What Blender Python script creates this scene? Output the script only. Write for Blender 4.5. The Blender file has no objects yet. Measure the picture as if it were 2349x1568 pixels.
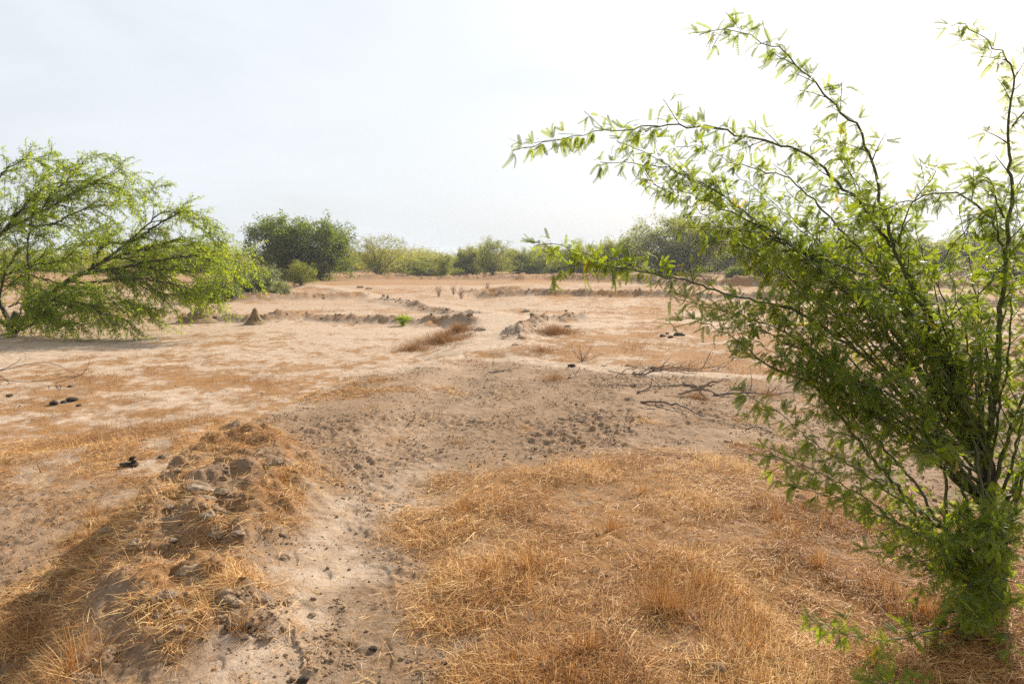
import bpy, math, random
import numpy as np
from mathutils import Vector, noise as mnoise

# ------------------------------------------------------------------ camera, sky, sun, exposure
S = bpy.context.scene
COL = S.collection
CAM_H = 1.62
PITCH = math.radians(6.7)
FPX, CX, CY = 1566.0, 1174.5, 784.0          # photo measured at 2349 x 1568
cam_d = bpy.data.cameras.new("camera")
cam_d.lens = 24.0
cam_d.sensor_width = 36.0
cam_d.clip_end = 6000
cam_d.clip_start = 0.05
cam_d.dof.use_dof = True
cam_d.dof.focus_distance = 4.0
cam_d.dof.aperture_fstop = 4.5
cam = bpy.data.objects.new("camera", cam_d)
COL.objects.link(cam)
cam.location = (0, 0, CAM_H)
cam.rotation_euler = (math.radians(90) - PITCH, 0, 0)
S.camera = cam

SUN_AZ, SUN_EL = math.radians(34), math.radians(31)     # to the right of the view, ahead of the camera
sun_d = bpy.data.lights.new("sun", 'SUN')
sun_d.energy = 5.0
sun_d.angle = math.radians(1.2)
sun_d.color = (1.0, 0.91, 0.77)
sun = bpy.data.objects.new("sun", sun_d)
COL.objects.link(sun)
to_sun = Vector((math.sin(SUN_AZ) * math.cos(SUN_EL), math.cos(SUN_AZ) * math.cos(SUN_EL), math.sin(SUN_EL)))
sun.rotation_euler = to_sun.to_track_quat('Z', 'Y').to_euler()
sun.location = (20, 30, 40)

W = bpy.data.worlds.new("World")
S.world = W
W.use_nodes = True
nt = W.node_tree
nt.nodes.clear()
def wn(t, **kw):
    n = nt.nodes.new(t)
    for k, v in kw.items():
        setattr(n, k, v)
    return n
sky = wn('ShaderNodeTexSky', sky_type='NISHITA', sun_disc=False)
sky.sun_elevation = SUN_EL
sky.sun_rotation = SUN_AZ
sky.air_density = 1.0
sky.dust_density = 6.0
sky.ozone_density = 1.0
tc = wn('ShaderNodeTexCoord')
mp = wn('ShaderNodeMapping')
mp.inputs['Scale'].default_value = (1.0, 1.0, 3.2)
nz = wn('ShaderNodeTexNoise')
nz.inputs['Scale'].default_value = 2.2
nz.inputs['Detail'].default_value = 6
nz.inputs['Roughness'].default_value = 0.55
nz.inputs['Distortion'].default_value = 0.6
rp = wn('ShaderNodeMapRange')
rp.inputs['From Min'].default_value = 0.40
rp.inputs['From Max'].default_value = 0.70
rp.inputs['To Min'].default_value = 0.80
rp.inputs['To Max'].default_value = 1.0
mx = wn('ShaderNodeMix', data_type='RGBA')
mx.inputs[7].default_value = (6.30, 6.70, 7.10, 1)          # thin bright cloud veil
bg = wn('ShaderNodeBackground')
bg.inputs['Strength'].default_value = 0.073
wo = wn('ShaderNodeOutputWorld')
L = nt.links.new
L(tc.outputs['Generated'], mp.inputs['Vector'])
L(mp.outputs[0], nz.inputs['Vector'])
L(nz.outputs['Fac'], rp.inputs['Value'])
L(rp.outputs[0], mx.inputs[0])
L(sky.outputs[0], mx.inputs[6])
L(mx.outputs[2], bg.inputs['Color'])
L(bg.outputs[0], wo.inputs['Surface'])

S.view_settings.view_transform = 'Standard'
S.view_settings.look = 'None'
S.view_settings.gamma = 1.0
S.view_settings.exposure = 0.98
S.render.engine = 'CYCLES'
S.cycles.max_bounces = 10
S.cycles.diffuse_bounces = 6
S.cycles.transmission_bounces = 10
S.cycles.transparent_max_bounces = 8
S.cycles.volume_bounces = 0
S.cycles.use_denoising = False
S.cycles.use_adaptive_sampling = False

# ------------------------------------------------------------------ helpers
RNG = np.random.default_rng(7)
random.seed(7)
cp, sp = math.cos(PITCH), math.sin(PITCH)

def ray(px, py):
    u, v = (px - CX) / FPX, -(py - CY) / FPX
    return np.array([u, cp + v * sp, -sp + v * cp])

def G(px, py, z=0.0):                       # point of a level plane seen at that place of the photo
    d = ray(px, py)
    t = (z - CAM_H) / d[2]
    return np.array([d[0] * t, d[1] * t])

def P(px, py, depth):                       # point at a distance ahead of the camera
    d = ray(px, py)
    t = depth / d[1]
    return np.array([d[0] * t, depth, CAM_H + d[2] * t])

def _h(ix, iy, seed):
    a = (ix.astype(np.int64) * 374761393 + iy.astype(np.int64) * 668265263 + seed * 1442695041) & 0xffffffff
    a = ((a ^ (a >> 13)) * 1274126177) & 0xffffffff
    a = ((a ^ (a >> 15)) * 2246822519) & 0xffffffff
    return ((a ^ (a >> 16)) & 0xffff) / 65535.0

def vn(x, y, s, seed=0):                    # value noise, wavelength s, 0..1
    x = x / s + 0.37 * y / s; y = y / s - 0.37 * x
    ix, iy = np.floor(x), np.floor(y)
    fx, fy = x - ix, y - iy
    fx = fx * fx * fx * (fx * (fx * 6 - 15) + 10)
    fy = fy * fy * fy * (fy * (fy * 6 - 15) + 10)
    a, b = _h(ix, iy, seed), _h(ix + 1, iy, seed)
    c, d = _h(ix, iy + 1, seed), _h(ix + 1, iy + 1, seed)
    return (a + (b - a) * fx) * (1 - fy) + (c + (d - c) * fx) * fy

def fbm(x, y, s, o=4, seed=0):
    t = np.zeros_like(x); a = 1.0; n = 0
    for i in range(o):
        t += a * vn(x, y, s, seed + i * 17); n += a
        a *= 0.55; s *= 0.47
    return t / n

def cell(x, y, s, seed=0):                  # distance to the nearest scattered point (in cells)
    x = x / s; y = y / s
    ix, iy = np.floor(x), np.floor(y)
    best = np.full_like(x, 9.0)
    for i in (-1, 0, 1):
        for j in (-1, 0, 1):
            cx_, cy_ = ix + i, iy + j
            dx = cx_ + _h(cx_, cy_, seed) - x
            dy = cy_ + _h(cx_, cy_, seed + 5) - y
            best = np.minimum(best, dx * dx + dy * dy)
    return np.sqrt(best)

def ss(a, b, x):
    t = np.clip((x - a) / (b - a), 0, 1)
    return t * t * (3 - 2 * t)

def pdist(x, y, pts):                       # distance to a polyline
    best = np.full_like(x, 1e9)
    for (ax, ay), (bx, by) in zip(pts[:-1], pts[1:]):
        ex, ey = bx - ax, by - ay
        t = np.clip(((x - ax) * ex + (y - ay) * ey) / (ex * ex + ey * ey + 1e-12), 0, 1)
        best = np.minimum(best, np.hypot(x - ax - t * ex, y - ay - t * ey))
    return best

def sdist(x, y, poly):                      # signed distance to a polygon, positive inside
    pts = list(poly) + [poly[0]]
    d = pdist(x, y, pts)
    ins = np.zeros(x.shape, bool)
    for (ax, ay), (bx, by) in zip(pts[:-1], pts[1:]):
        c = (ay > y) != (by > y)
        xi = (bx - ax) * (y - ay) / (by - ay + 1e-12) + ax
        ins ^= c & (x < xi)
    return np.where(ins, d, -d)

def plan(lst, z=0.0):
    return [tuple(G(a, b, z)) for a, b in lst]

# ------------------------------------------------------------------ the lie of the land
LOW = -0.42
EDGE = [(150, 1900), (190, 1568), (215, 1430), (250, 1300), (320, 1200), (430, 1080), (540, 990), (660, 922), (870, 850), (1060, 812)]
FARR = [(1190, 818), (1300, 838), (1480, 853), (1740, 865), (2349, 900), (3400, 950)]
BUND = plan(EDGE) + plan(FARR) + [(9, -6), (-1.6, -6)]
UPPER = plan([(330, 1120), (420, 1035), (540, 985), (640, 1000), (710, 1080), (680, 1190), (560, 1270), (430, 1260), (320, 1270), (250, 1240)])
LOWER = plan([(255, 1345), (330, 1290), (480, 1300), (620, 1340), (670, 1440), (540, 1460), (400, 1500), (270, 1460)])
GRASS = plan([(955, 1160), (1010, 1095), (1250, 1065), (1500, 1045), (1760, 1065), (2349, 1190), (3200, 1400), (3200, 2100), (1500, 2300), (1190, 1640), (1080, 1450), (1000, 1310), (965, 1225)])
STRIP = plan([(-300, 1110), (-300, 960), (0, 985), (250, 985), (430, 955), (490, 955), (400, 1015), (200, 1040), (0, 1065)], LOW)
BERM = plan([(-300, 1120), (0, 1062), (200, 1040), (400, 1015), (470, 975)], LOW)
PATH = plan([(800, 2200), (840, 1568), (872, 1300), (925, 1130), (965, 1000), (1040, 880), (1120, 812)])
PATH2 = plan([(1120, 812), (1142, 770), (1132, 742), (1062, 716), (962, 702), (885, 690), (800, 668), (700, 655)], LOW)
RIDGES = [   # polyline (photo place), half width, height, clod roughness, straw
    (plan([(250, 752), (330, 745), (470, 738), (590, 742), (700, 734), (800, 741), (900, 742), (1000, 745), (1085, 752)], LOW), 0.36, 0.24, 1.0, 0.55),
    (plan([(480, 690), (600, 690), (720, 687), (825, 684)], LOW), 0.75, 0.34, 0.8, 0.7),
    (plan([(880, 690), (930, 700), (985, 714), (1045, 724), (1110, 729)], LOW), 0.42, 0.15, 1.0, 0.35),
    (plan([(1120, 684), (1300, 686), (1400, 688), (1520, 690), (1750, 697), (2400, 715)], LOW), 0.5, 0.30, 1.1, 0.25),
    (plan([(640, 641), (880, 639), (1000, 641), (1110, 642), (1200, 645)], LOW), 0.9, 0.42, 1.0, 0.2),
    (plan([(1200, 648), (1250, 647), (1330, 650), (1400, 651), (1480, 656), (1560, 661), (1760, 664), (2400, 672)], LOW), 0.9, 0.62, 1.3, 0.1),
    (plan([(1165, 795), (1200, 770), (1240, 757), (1325, 747)], LOW), 0.30, 0.22, 1.3, 0.45),
    (plan([(1090, 672), (1130, 670), (1190, 673)], LOW), 0.9, 0.24, 0.5, 0.95),
    (plan([(990, 748), (1040, 744), (1100, 752)], LOW), 0.4, 0.12, 1.0, 0.9),
]

def land(x, y, fine=True):
    """height plus the cover masks straw, crumb, salt, clay at every point"""
    r = np.hypot(x, y)
    jit = (fbm(x, y, 1.1, 3, 3) - 0.5)
    jf = (fbm(x, y, 0.28, 3, 9) - 0.5)
    sd = sdist(x, y, BUND) + jit * 0.30 + jf * 0.10
    right = ss(-1.0, 3.0, x + 0.04 * y)
    wid = 0.42 + 0.25 * ss(4.5, 7, y) + 0.8 * right
    drop = LOW * (1 - 0.45 * right)
    z = drop * ss(0.0, 1.0, -sd / wid)
    z += (fbm(x, y, 6.0, 2, 21) - 0.5) * 0.10 * ss(3, 12, r)
    z += (fbm(x, y, 60.0, 2, 22) - 0.5) * 0.5 * ss(60, 160, r)
    slope = ss(0.05, -0.25, sd) * ss(-0.95, -0.6, sd) * (1 - right)
    up = ss(-0.18, 0.22, sdist(x, y, UPPER) + jit * 0.3 + jf * 0.2)
    lo = ss(-0.14, 0.16, sdist(x, y, LOWER) + jit * 0.2 + jf * 0.15)
    z += 0.095 * up + 0.07 * lo
    gr = ss(-0.34, 0.16, sdist(x, y, GRASS) - 0.06 + jit * 0.40 + jf * 0.35)
    st = ss(-0.5, 0.3, sdist(x, y, STRIP) + jit * 0.9 + jf * 0.5)
    pw = pdist(x, y, PATH)
    pth = ss(0.80 + 0.12 * ss(4.5, 3, r), 0.40, pw + jit * 0.35) * (1 - 0.65 * ss(4.2, 6.0, r))
    z -= 0.05 * ss(0.6, 0.1, pw)
    z += 0.07 * np.exp(-(pdist(x, y, BERM) / 0.28) ** 2)
    p2 = pdist(x, y, PATH2)
    straw_r = np.zeros_like(x); clay = np.zeros_like(x); ridge = np.zeros_like(x); rz = 0.13 * ss(1.5, 0.5, p2 + jit * 0.8) * ss(5, 9, r)
    for pts, w, h, rough, sw in RIDGES:
        d = pdist(x, y, pts) + (fbm(x, y, 1.6, 2, 31) - 0.5) * w * 0.9
        g = np.exp(-(d / w) ** 2)
        brk = 0.75 + 0.4 * vn(x, y, 2.3, 33)
        cl = ((fbm(x, y, 0.7, 2, 35) - 0.45) * 0.26 + (fbm(x, y, 0.26, 3, 37) - 0.5) * 0.26) * rough
        rz = np.maximum(rz, g * (brk * h * 1.15 + cl))
        ridge = np.maximum(ridge, g)
        straw_r = np.maximum(straw_r, g * sw)
        clay = np.maximum(clay, g * (1 - 0.75 * sw))
    z += rz
    # broad ground cover
    inb = ss(-0.1, 0.1, sd)                                  # on the raised bank
    n1 = fbm(x, y, 1.7, 4, 41); n2 = fbm(x, y, 0.42, 3, 47); n3 = fbm(x, y, 9.0, 3, 53)
    n4 = fbm(x, y, 0.14, 2, 58)
    field = ss(0.455, 0.70, 0.26 * n1 + 0.32 * n2 + 0.22 * n4 + 0.26 * n3 - 0.03 + 0.04 * right)
    field = np.where(r > 60, 0.45 * field + 0.45, field)
    near_left = ss(7.2, 5.2, y) * (1 - right) * (1 - inb)    # trodden earth left of the bank
    straw = (1 - inb) * field * (1 - 0.85 * near_left)
    straw = np.maximum(straw, gr * (0.74 + 0.9 * (n2 - 0.42)))
    straw = np.maximum(straw, st * (0.7 + 0.6 * (n2 - 0.4)))
    straw = np.maximum(straw, slope * ss(0.30, 0.5, n2 + 0.12) * 0.95)
    straw = np.maximum(straw, up * ss(0.42, 0.60, n2) * 0.65)
    straw = np.maximum(straw, lo * ss(0.38, 0.56, n2) * 0.75)
    straw = np.maximum(straw, inb * (1 - pth) * ss(0.62, 0.78, n1 * 0.6 + n2 * 0.5) * 0.7 * ss(3.4, 4.6, r))
    straw = np.maximum(straw, straw_r * ss(0.3, 0.55, n2 + 0.08))
    straw = np.clip(straw * (1 - 0.9 * ss(0.8, 0.4, p2) * ss(5, 8, r)), 0, 1)
    tramp = inb * (1 - gr) * (1 - up) * (1 - lo)
    crumb = tramp * ss(0.36, 0.56, fbm(x, y, 0.75, 3, 61) * 0.65 + n2 * 0.35 + 0.05 * ss(4, 7, r) - 0.03 * ss(4, 2.6, r))
    crumb = np.maximum(crumb, near_left * ss(0.45, 0.62, n2 * 0.5 + n1 * 0.5) * 0.8)
    crumb = np.maximum(crumb, np.maximum(up, lo) * 0.7)
    crumb = np.maximum(crumb * (1 - 0.6 * pth * ss(3.4, 4.6, r)), tramp * 0.42 * (1 - 0.8 * pth))
    edge_salt = ss(1.1, 0.3, pdist(x, y, plan(FARR)) + jit) + ss(0.9, 0.2, pdist(x, y, plan(EDGE[-3:])) + jit)
    salt = np.clip(np.maximum((1 - inb) * ss(0.45, 0.7, 1 - field + 0.3 * (n2 - .5)) * (1 - near_left), edge_salt), 0, 1)
    track = ss(0.75, 0.3, p2 + jit * 0.4) * ss(6, 10, r)
    line = ss(0.55, 0.15, pdist(x, y, plan([(870, 846), (960, 826), (1060, 811)])) + jit * 0.5) + ss(0.55, 0.15, pdist(x, y, plan([(1150, 815), (1190, 822), (1300, 839), (1480, 854), (1740, 866)])) + jit * 0.5)
    line = np.clip(line, 0, 1)
    far = ss(18, 40, r); salt = salt * (1 - 0.30 * far); straw = np.clip(straw + 0.12 * far, 0, 1)
    straw = straw * (1 - 0.9 * line) * (1 - 0.9 * track); crumb = crumb * (1 - 0.9 * line)
    salt = np.maximum(salt, np.maximum(line, 0.8 * track))
    salt = np.maximum(salt, pth * 0.95) * (1 - straw * 0.6)
    if fine:
        nf = ss(26, 9, r)
        z += nf * (fbm(x, y, 0.55, 3, 71) - 0.5) * 0.05
        # hoof pits and broken crust on trodden ground
        rough = 0.35 + 1.3 * ss(0.38, 0.66, fbm(x, y, 0.9, 3, 99))
        b1 = fbm(x, y * 1.25, 0.13, 3, 91); b2 = fbm(x, y * 1.2, 0.050, 2, 93)
        z += nf * crumb * rough * (0.009 * ss(0.40, 0.62, b1) + 0.038 * (b2 - 0.5))
        z -= nf * crumb * rough * 0.005 * ss(0.58, 0.70, fbm(x, y * 1.6, 0.12, 2, 97))
        z += nf * (1 - crumb) * (fbm(x, y, 0.11, 2, 95) - 0.5) * 0.014
        c2 = cell(x, y, 0.24, 101)
        lump = np.maximum(up, 0.8 * lo)
        z += lump * (ss(0.62, 0.15, c2) * 0.055 + (fbm(x, y, 0.13, 3, 103) - 0.5) * 0.10)
        z += slope * (fbm(x, y, 0.2, 3, 105) - 0.5) * 0.10
        z += gr * (n2 - 0.5) * 0.05
        # shoe and tyre prints pressed into the soft path
        plate = ss(0.535, 0.505, fbm(x, y, 0.30, 2, 111)) * pth * ss(6.5, 3.5, r)
        z -= plate * 0.012
    return z, straw, crumb, salt, clay

def hgt(x, y):
    return float(land(np.array([x], float), np.array([y], float))[0][0])

def hit(px, py):                            # where the photo's line of sight meets the land
    z = LOW if py < 800 else -0.1
    for _ in range(7):
        g = G(px, py, z)
        z = 0.5 * z + 0.5 * hgt(g[0], g[1])
    g = G(px, py, z)
    return np.array([g[0], g[1], hgt(g[0], g[1])])

# ------------------------------------------------------------------ mesh making
class MB:
    def __init__(s):
        s.v, s.q, s.t, s.a = [], [], [], []
        s.n = 0
    def add(s, v, quads=None, tris=None, tint=0.5):
        v = np.asarray(v, np.float32).reshape(-1, 3)
        if quads is not None and len(quads): s.q.append(np.asarray(quads, np.int64) + s.n)
        if tris is not None and len(tris): s.t.append(np.asarray(tris, np.int64) + s.n)
        s.v.append(v)
        s.a.append(np.broadcast_to(np.asarray(tint, np.float32), (len(v),)))
        s.n += len(v)
    def tube(s, pts, rad, k=6, tint=0.5, cap=True):
        pts = np.asarray(pts, float); n = len(pts)
        rad = np.broadcast_to(np.asarray(rad, float), (n,))
        tan = np.gradient(pts, axis=0)
        tan /= np.linalg.norm(tan, axis=1)[:, None] + 1e-9
        ref = np.array([0.31, 0.17, 0.93]) if abs(tan[0, 2]) < 0.9 else np.array([0.9, 0.3, 0.1])
        nn = np.zeros_like(pts)
        a = np.cross(tan[0], ref); a /= np.linalg.norm(a)
        for i in range(n):
            a = a - tan[i] * np.dot(a, tan[i]); a /= np.linalg.norm(a) + 1e-9
            nn[i] = a
        bb = np.cross(tan, nn)
        th = np.arange(k) * 2 * math.pi / k
        v = pts[:, None] + rad[:, None, None] * (np.cos(th)[None, :, None] * nn[:, None] + np.sin(th)[None, :, None] * bb[:, None])
        v = v.reshape(-1, 3)
        i = np.arange(n - 1)[:, None] * k; j = np.arange(k)[None]; j2 = (j + 1) % k
        q = np.stack([i + j, i + j2, i + k + j2, i + k + j], -1).reshape(-1, 4)
        tr = None
        if cap:
            v = np.vstack([v, pts[0], pts[-1]])
            jj = np.arange(k); e = (n - 1) * k
            tr = np.vstack([np.stack([(jj + 1) % k, jj, np.full(k, n * k)], -1), np.stack([e + jj, e + (jj + 1) % k, np.full(k, n * k + 1)], -1)])
        s.add(v, q, tr, tint)
    def build(s, name, mat, parent=None, smooth=False, mesh_only=False):
        me = bpy.data.meshes.new(name)
        V = np.concatenate(s.v).astype(np.float32)
        if parent is not None:
            V = V - np.array(parent.location, np.float32)
        Q = np.concatenate(s.q) if s.q else np.zeros((0, 4), np.int64)
        T = np.concatenate(s.t) if s.t else np.zeros((0, 3), np.int64)
        me.vertices.add(len(V)); me.vertices.foreach_set('co', V.ravel())
        me.loops.add(Q.size + T.size)
        me.loops.foreach_set('vertex_index', np.concatenate([Q.ravel(), T.ravel()]).astype(np.int32))
        me.polygons.add(len(Q) + len(T))
        ls = np.concatenate([np.arange(len(Q)) * 4, Q.size + np.arange(len(T)) * 3]).astype(np.int32)
        me.polygons.foreach_set('loop_start', ls)
        if smooth:
            me.polygons.foreach_set('use_smooth', np.ones(len(Q) + len(T), bool))
        at = me.attributes.new('tint', 'FLOAT', 'POINT')
        at.data.foreach_set('value', np.concatenate(s.a).astype(np.float32))
        me.update(calc_edges=True)
        me.materials.append(mat)
        o = bpy.data.objects.new(name, me)
        COL.objects.link(o)
        o.parent = parent
        return o

def tag(o, label=None, cat=None, group=None, kind=None):
    if label: o['label'] = label
    if cat: o['category'] = cat
    if group: o['group'] = group
    if kind: o['kind'] = kind
    return o

def thing(name, loc, label, cat, group=None):
    o = bpy.data.objects.new(name, None)
    o.empty_display_size = 0.1
    COL.objects.link(o)
    o.location = [float(c) for c in loc]
    return tag(o, label, cat, group)

def recenter(o, p):
    """put a lone mesh's origin at p"""
    p = np.array(p, np.float32)
    n = len(o.data.vertices); b = np.empty(n * 3, np.float32)
    o.data.vertices.foreach_get('co', b)
    o.data.vertices.foreach_set('co', (b.reshape(-1, 3) - p).ravel())
    o.location = [float(c) for c in p]
    return o

def smooth_path(pts, step):
    """Catmull-Rom through pts, resampled at about step metres"""
    p = np.asarray(pts, float)
    p = np.vstack([2 * p[0] - p[1], p, 2 * p[-1] - p[-2]])
    out = []
    for i in range(1, len(p) - 2):
        n = max(2, int(np.linalg.norm(p[i + 1] - p[i]) / step))
        for t in np.arange(n) / n:
            out.append(0.5 * ((2 * p[i]) + (-p[i - 1] + p[i + 1]) * t + (2 * p[i - 1] - 5 * p[i] + 4 * p[i + 1] - p[i + 2]) * t * t + (-p[i - 1] + 3 * p[i] - 3 * p[i + 1] + p[i + 2]) * t ** 3))
    out.append(p[-2])
    return np.array(out)

def unit(v):
    v = np.asarray(v, float)
    return v / (np.linalg.norm(v, axis=-1, keepdims=True) + 1e-9)

# ------------------------------------------------------------------ materials
def new_mat(name):
    m = bpy.data.materials.new(name); m.use_nodes = True
    n = m.node_tree.nodes; n.clear()
    out = n.new('ShaderNodeOutputMaterial')
    return m, m.node_tree, out

def ramp(t, stops):
    r = t.nodes.new('ShaderNodeValToRGB')
    e = r.color_ramp.elements
    while len(e) < len(stops): e.new(0.5)
    for el, (p, c) in zip(e, stops):
        el.position = p; el.color = (*c, 1)
    return r

def leaf_mat(name, dark, light, yellow, trans=0.5, rough=0.55):
    m, t, out = new_mat(name)
    a = t.nodes.new('ShaderNodeAttribute'); a.attribute_name = 'tint'
    r = ramp(t, [(0.0, dark), (0.6, light), (0.93, light), (1.0, yellow)])
    t.links.new(a.outputs['Fac'], r.inputs[0])
    p = t.nodes.new('ShaderNodeBsdfPrincipled')
    p.inputs['Roughness'].default_value = rough
    p.inputs['Specular IOR Level'].default_value = 0.35
    t.links.new(r.outputs[0], p.inputs['Base Color'])
    tr = t.nodes.new('ShaderNodeBsdfTranslucent')
    h = t.nodes.new('ShaderNodeMix'); h.data_type = 'RGBA'; h.blend_type = 'MULTIPLY'
    h.inputs[0].default_value = 1.0
    h.inputs[7].default_value = (2.5, 2.1, 0.5, 1)
    t.links.new(r.outputs[0], h.inputs[6])
    t.links.new(h.outputs[2], tr.inputs['Color'])
    mi = t.nodes.new('ShaderNodeMixShader'); mi.inputs[0].default_value = trans
    t.links.new(p.outputs[0], mi.inputs[1]); t.links.new(tr.outputs[0], mi.inputs[2])
    t.links.new(mi.outputs[0], out.inputs['Surface'])
    return m

def bark_mat(name, c1, c2, scale=30):
    m, t, out = new_mat(name)
    n = t.nodes.new('ShaderNodeTexNoise'); n.inputs['Scale'].default_value = scale; n.inputs['Detail'].default_value = 5
    g = t.nodes.new('ShaderNodeNewGeometry')
    t.links.new(g.outputs['Position'], n.inputs['Vector'])
    r = ramp(t, [(0.3, c1), (0.7, c2)])
    t.links.new(n.outputs['Fac'], r.inputs[0])
    p = t.nodes.new('ShaderNodeBsdfPrincipled'); p.inputs['Roughness'].default_value = 0.8
    t.links.new(r.outputs[0], p.inputs['Base Color'])
    b = t.nodes.new('ShaderNodeBump'); b.inputs['Strength'].default_value = 0.6; b.inputs['Distance'].default_value = 0.004
    t.links.new(n.outputs['Fac'], b.inputs['Height']); t.links.new(b.outputs[0], p.inputs['Normal'])
    t.links.new(p.outputs[0], out.inputs['Surface'])
    return m

def earth_mat(name, stops, scale=18, bump=0.02, rough=0.95):
    m, t, out = new_mat(name)
    g = t.nodes.new('ShaderNodeNewGeometry')
    n = t.nodes.new('ShaderNodeTexNoise'); n.inputs['Scale'].default_value = scale; n.inputs['Detail'].default_value = 8; n.inputs['Roughness'].default_value = 0.65
    t.links.new(g.outputs['Position'], n.inputs['Vector'])
    r = ramp(t, stops); t.links.new(n.outputs['Fac'], r.inputs[0])
    p = t.nodes.new('ShaderNodeBsdfPrincipled'); p.inputs['Roughness'].default_value = rough
    p.inputs['Specular IOR Level'].default_value = 0.15
    t.links.new(r.outputs[0], p.inputs['Base Color'])
    b = t.nodes.new('ShaderNodeBump'); b.inputs['Strength'].default_value = 0.8; b.inputs['Distance'].default_value = bump
    n2 = t.nodes.new('ShaderNodeTexNoise'); n2.inputs['Scale'].default_value = scale * 4; n2.inputs['Detail'].default_value = 6
    t.links.new(g.outputs['Position'], n2.inputs['Vector'])
    t.links.new(n2.outputs['Fac'], b.inputs['Height']); t.links.new(b.outputs[0], p.inputs['Normal'])
    t.links.new(p.outputs[0], out.inputs['Surface'])
    return m

def straw_mat(name, stops, trans=0.3):
    m, t, out = new_mat(name)
    a = t.nodes.new('ShaderNodeAttribute'); a.attribute_name = 'tint'
    r = ramp(t, stops); t.links.new(a.outputs['Fac'], r.inputs[0])
    d = t.nodes.new('ShaderNodeBsdfPrincipled'); d.inputs['Roughness'].default_value = 0.6
    d.inputs['Specular IOR Level'].default_value = 0.3
    tr = t.nodes.new('ShaderNodeBsdfTranslucent')
    t.links.new(r.outputs[0], d.inputs['Base Color']); t.links.new(r.outputs[0], tr.inputs['Color'])
    mi = t.nodes.new('ShaderNodeMixShader'); mi.inputs[0].default_value = trans
    t.links.new(d.outputs[0], mi.inputs[1]); t.links.new(tr.outputs[0], mi.inputs[2])
    t.links.new(mi.outputs[0], out.inputs['Surface'])
    return m

M_LEAF = leaf_mat("mesquite_leaf", (0.047, 0.090, 0.028), (0.142, 0.198, 0.027), (0.32, 0.25, 0.03), 0.56)
M_LEAF_TREE = leaf_mat("tree_leaf", (0.078, 0.140, 0.022), (0.190, 0.268, 0.036), (0.42, 0.31, 0.03), 0.56)
M_LEAF_FAR = leaf_mat("far_leaf", (0.085, 0.115, 0.030), (0.165, 0.200, 0.050), (0.28, 0.25, 0.05), 0.42)  # olive tone of far foliage, with some distance haze put into the colour
M_LEAF_DARK = leaf_mat("dense_leaf", (0.042, 0.078, 0.018), (0.105, 0.150, 0.026), (0.18, 0.19, 0.03), 0.44)
M_LEAF_OLIVE = leaf_mat("olive_leaf", (0.10, 0.12, 0.03), (0.19, 0.205, 0.045), (0.28, 0.24, 0.05), 0.42)
M_LEAF_GREY = leaf_mat("grey_leaf", (0.075, 0.105, 0.075), (0.17, 0.205, 0.14), (0.22, 0.24, 0.15), 0.25)
M_LEAF_BROWN = leaf_mat("dry_leaf", (0.075, 0.060, 0.035), (0.14, 0.11, 0.06), (0.2, 0.15, 0.07), 0.3)
M_STEM = bark_mat("green_stem", (0.055, 0.075, 0.025), (0.11, 0.105, 0.045), 40)
M_BARK = bark_mat("dark_bark", (0.022, 0.016, 0.011), (0.065, 0.045, 0.030), 45)
M_BARK_FAR = bark_mat("grey_bark", (0.045, 0.035, 0.025), (0.10, 0.08, 0.055), 12)
M_STICK = bark_mat("dead_wood", (0.070, 0.046, 0.034), (0.17, 0.115, 0.082), 60)
M_STICK_PALE = bark_mat("bleached_wood", (0.26, 0.20, 0.14), (0.42, 0.34, 0.25), 60)
M_CLOD = earth_mat("dry_clod", [(0.3, (0.13, 0.086, 0.052)), (0.5, (0.225, 0.158, 0.100)), (0.75, (0.33, 0.248, 0.172))], 20, 0.012)
M_CLODG = earth_mat("grey_clod", [(0.3, (0.12, 0.084, 0.057)), (0.5, (0.21, 0.156, 0.110)), (0.75, (0.32, 0.250, 0.188))], 20, 0.012)
M_TERM = earth_mat("termite_earth", [(0.3, (0.17, 0.115, 0.064)), (0.7, (0.28, 0.196, 0.112))], 9, 0.03)
M_DUNG = earth_mat("dry_dung", [(0.3, (0.026, 0.020, 0.015)), (0.7, (0.080, 0.060, 0.045))], 50, 0.01)
M_CRUMB = earth_mat("soil_crumb", [(0.3, (0.13, 0.084, 0.050)), (0.7, (0.26, 0.180, 0.115))], 14, 0.004)
M_RIDGE = earth_mat("ridge_clod", [(0.3, (0.13, 0.095, 0.068)), (0.7, (0.25, 0.185, 0.132))], 6, 0.01)
M_STRAW = straw_mat("straw", [(0.0, (0.12, 0.054, 0.017)), (0.38, (0.34, 0.150, 0.038)), (0.66, (0.51, 0.258, 0.080)), (1.0, (0.84, 0.60, 0.28))], 0.30)
M_STRAW_FAR = straw_mat("field_straw", [(0.0, (0.16, 0.077, 0.029)), (0.5, (0.29, 0.145, 0.053)), (1.0, (0.44, 0.26, 0.115))], 0.25)
M_WEED = straw_mat("dead_weed", [(0.0, (0.17, 0.095, 0.05)), (1.0, (0.32, 0.19, 0.10))], 0.1)

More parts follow.
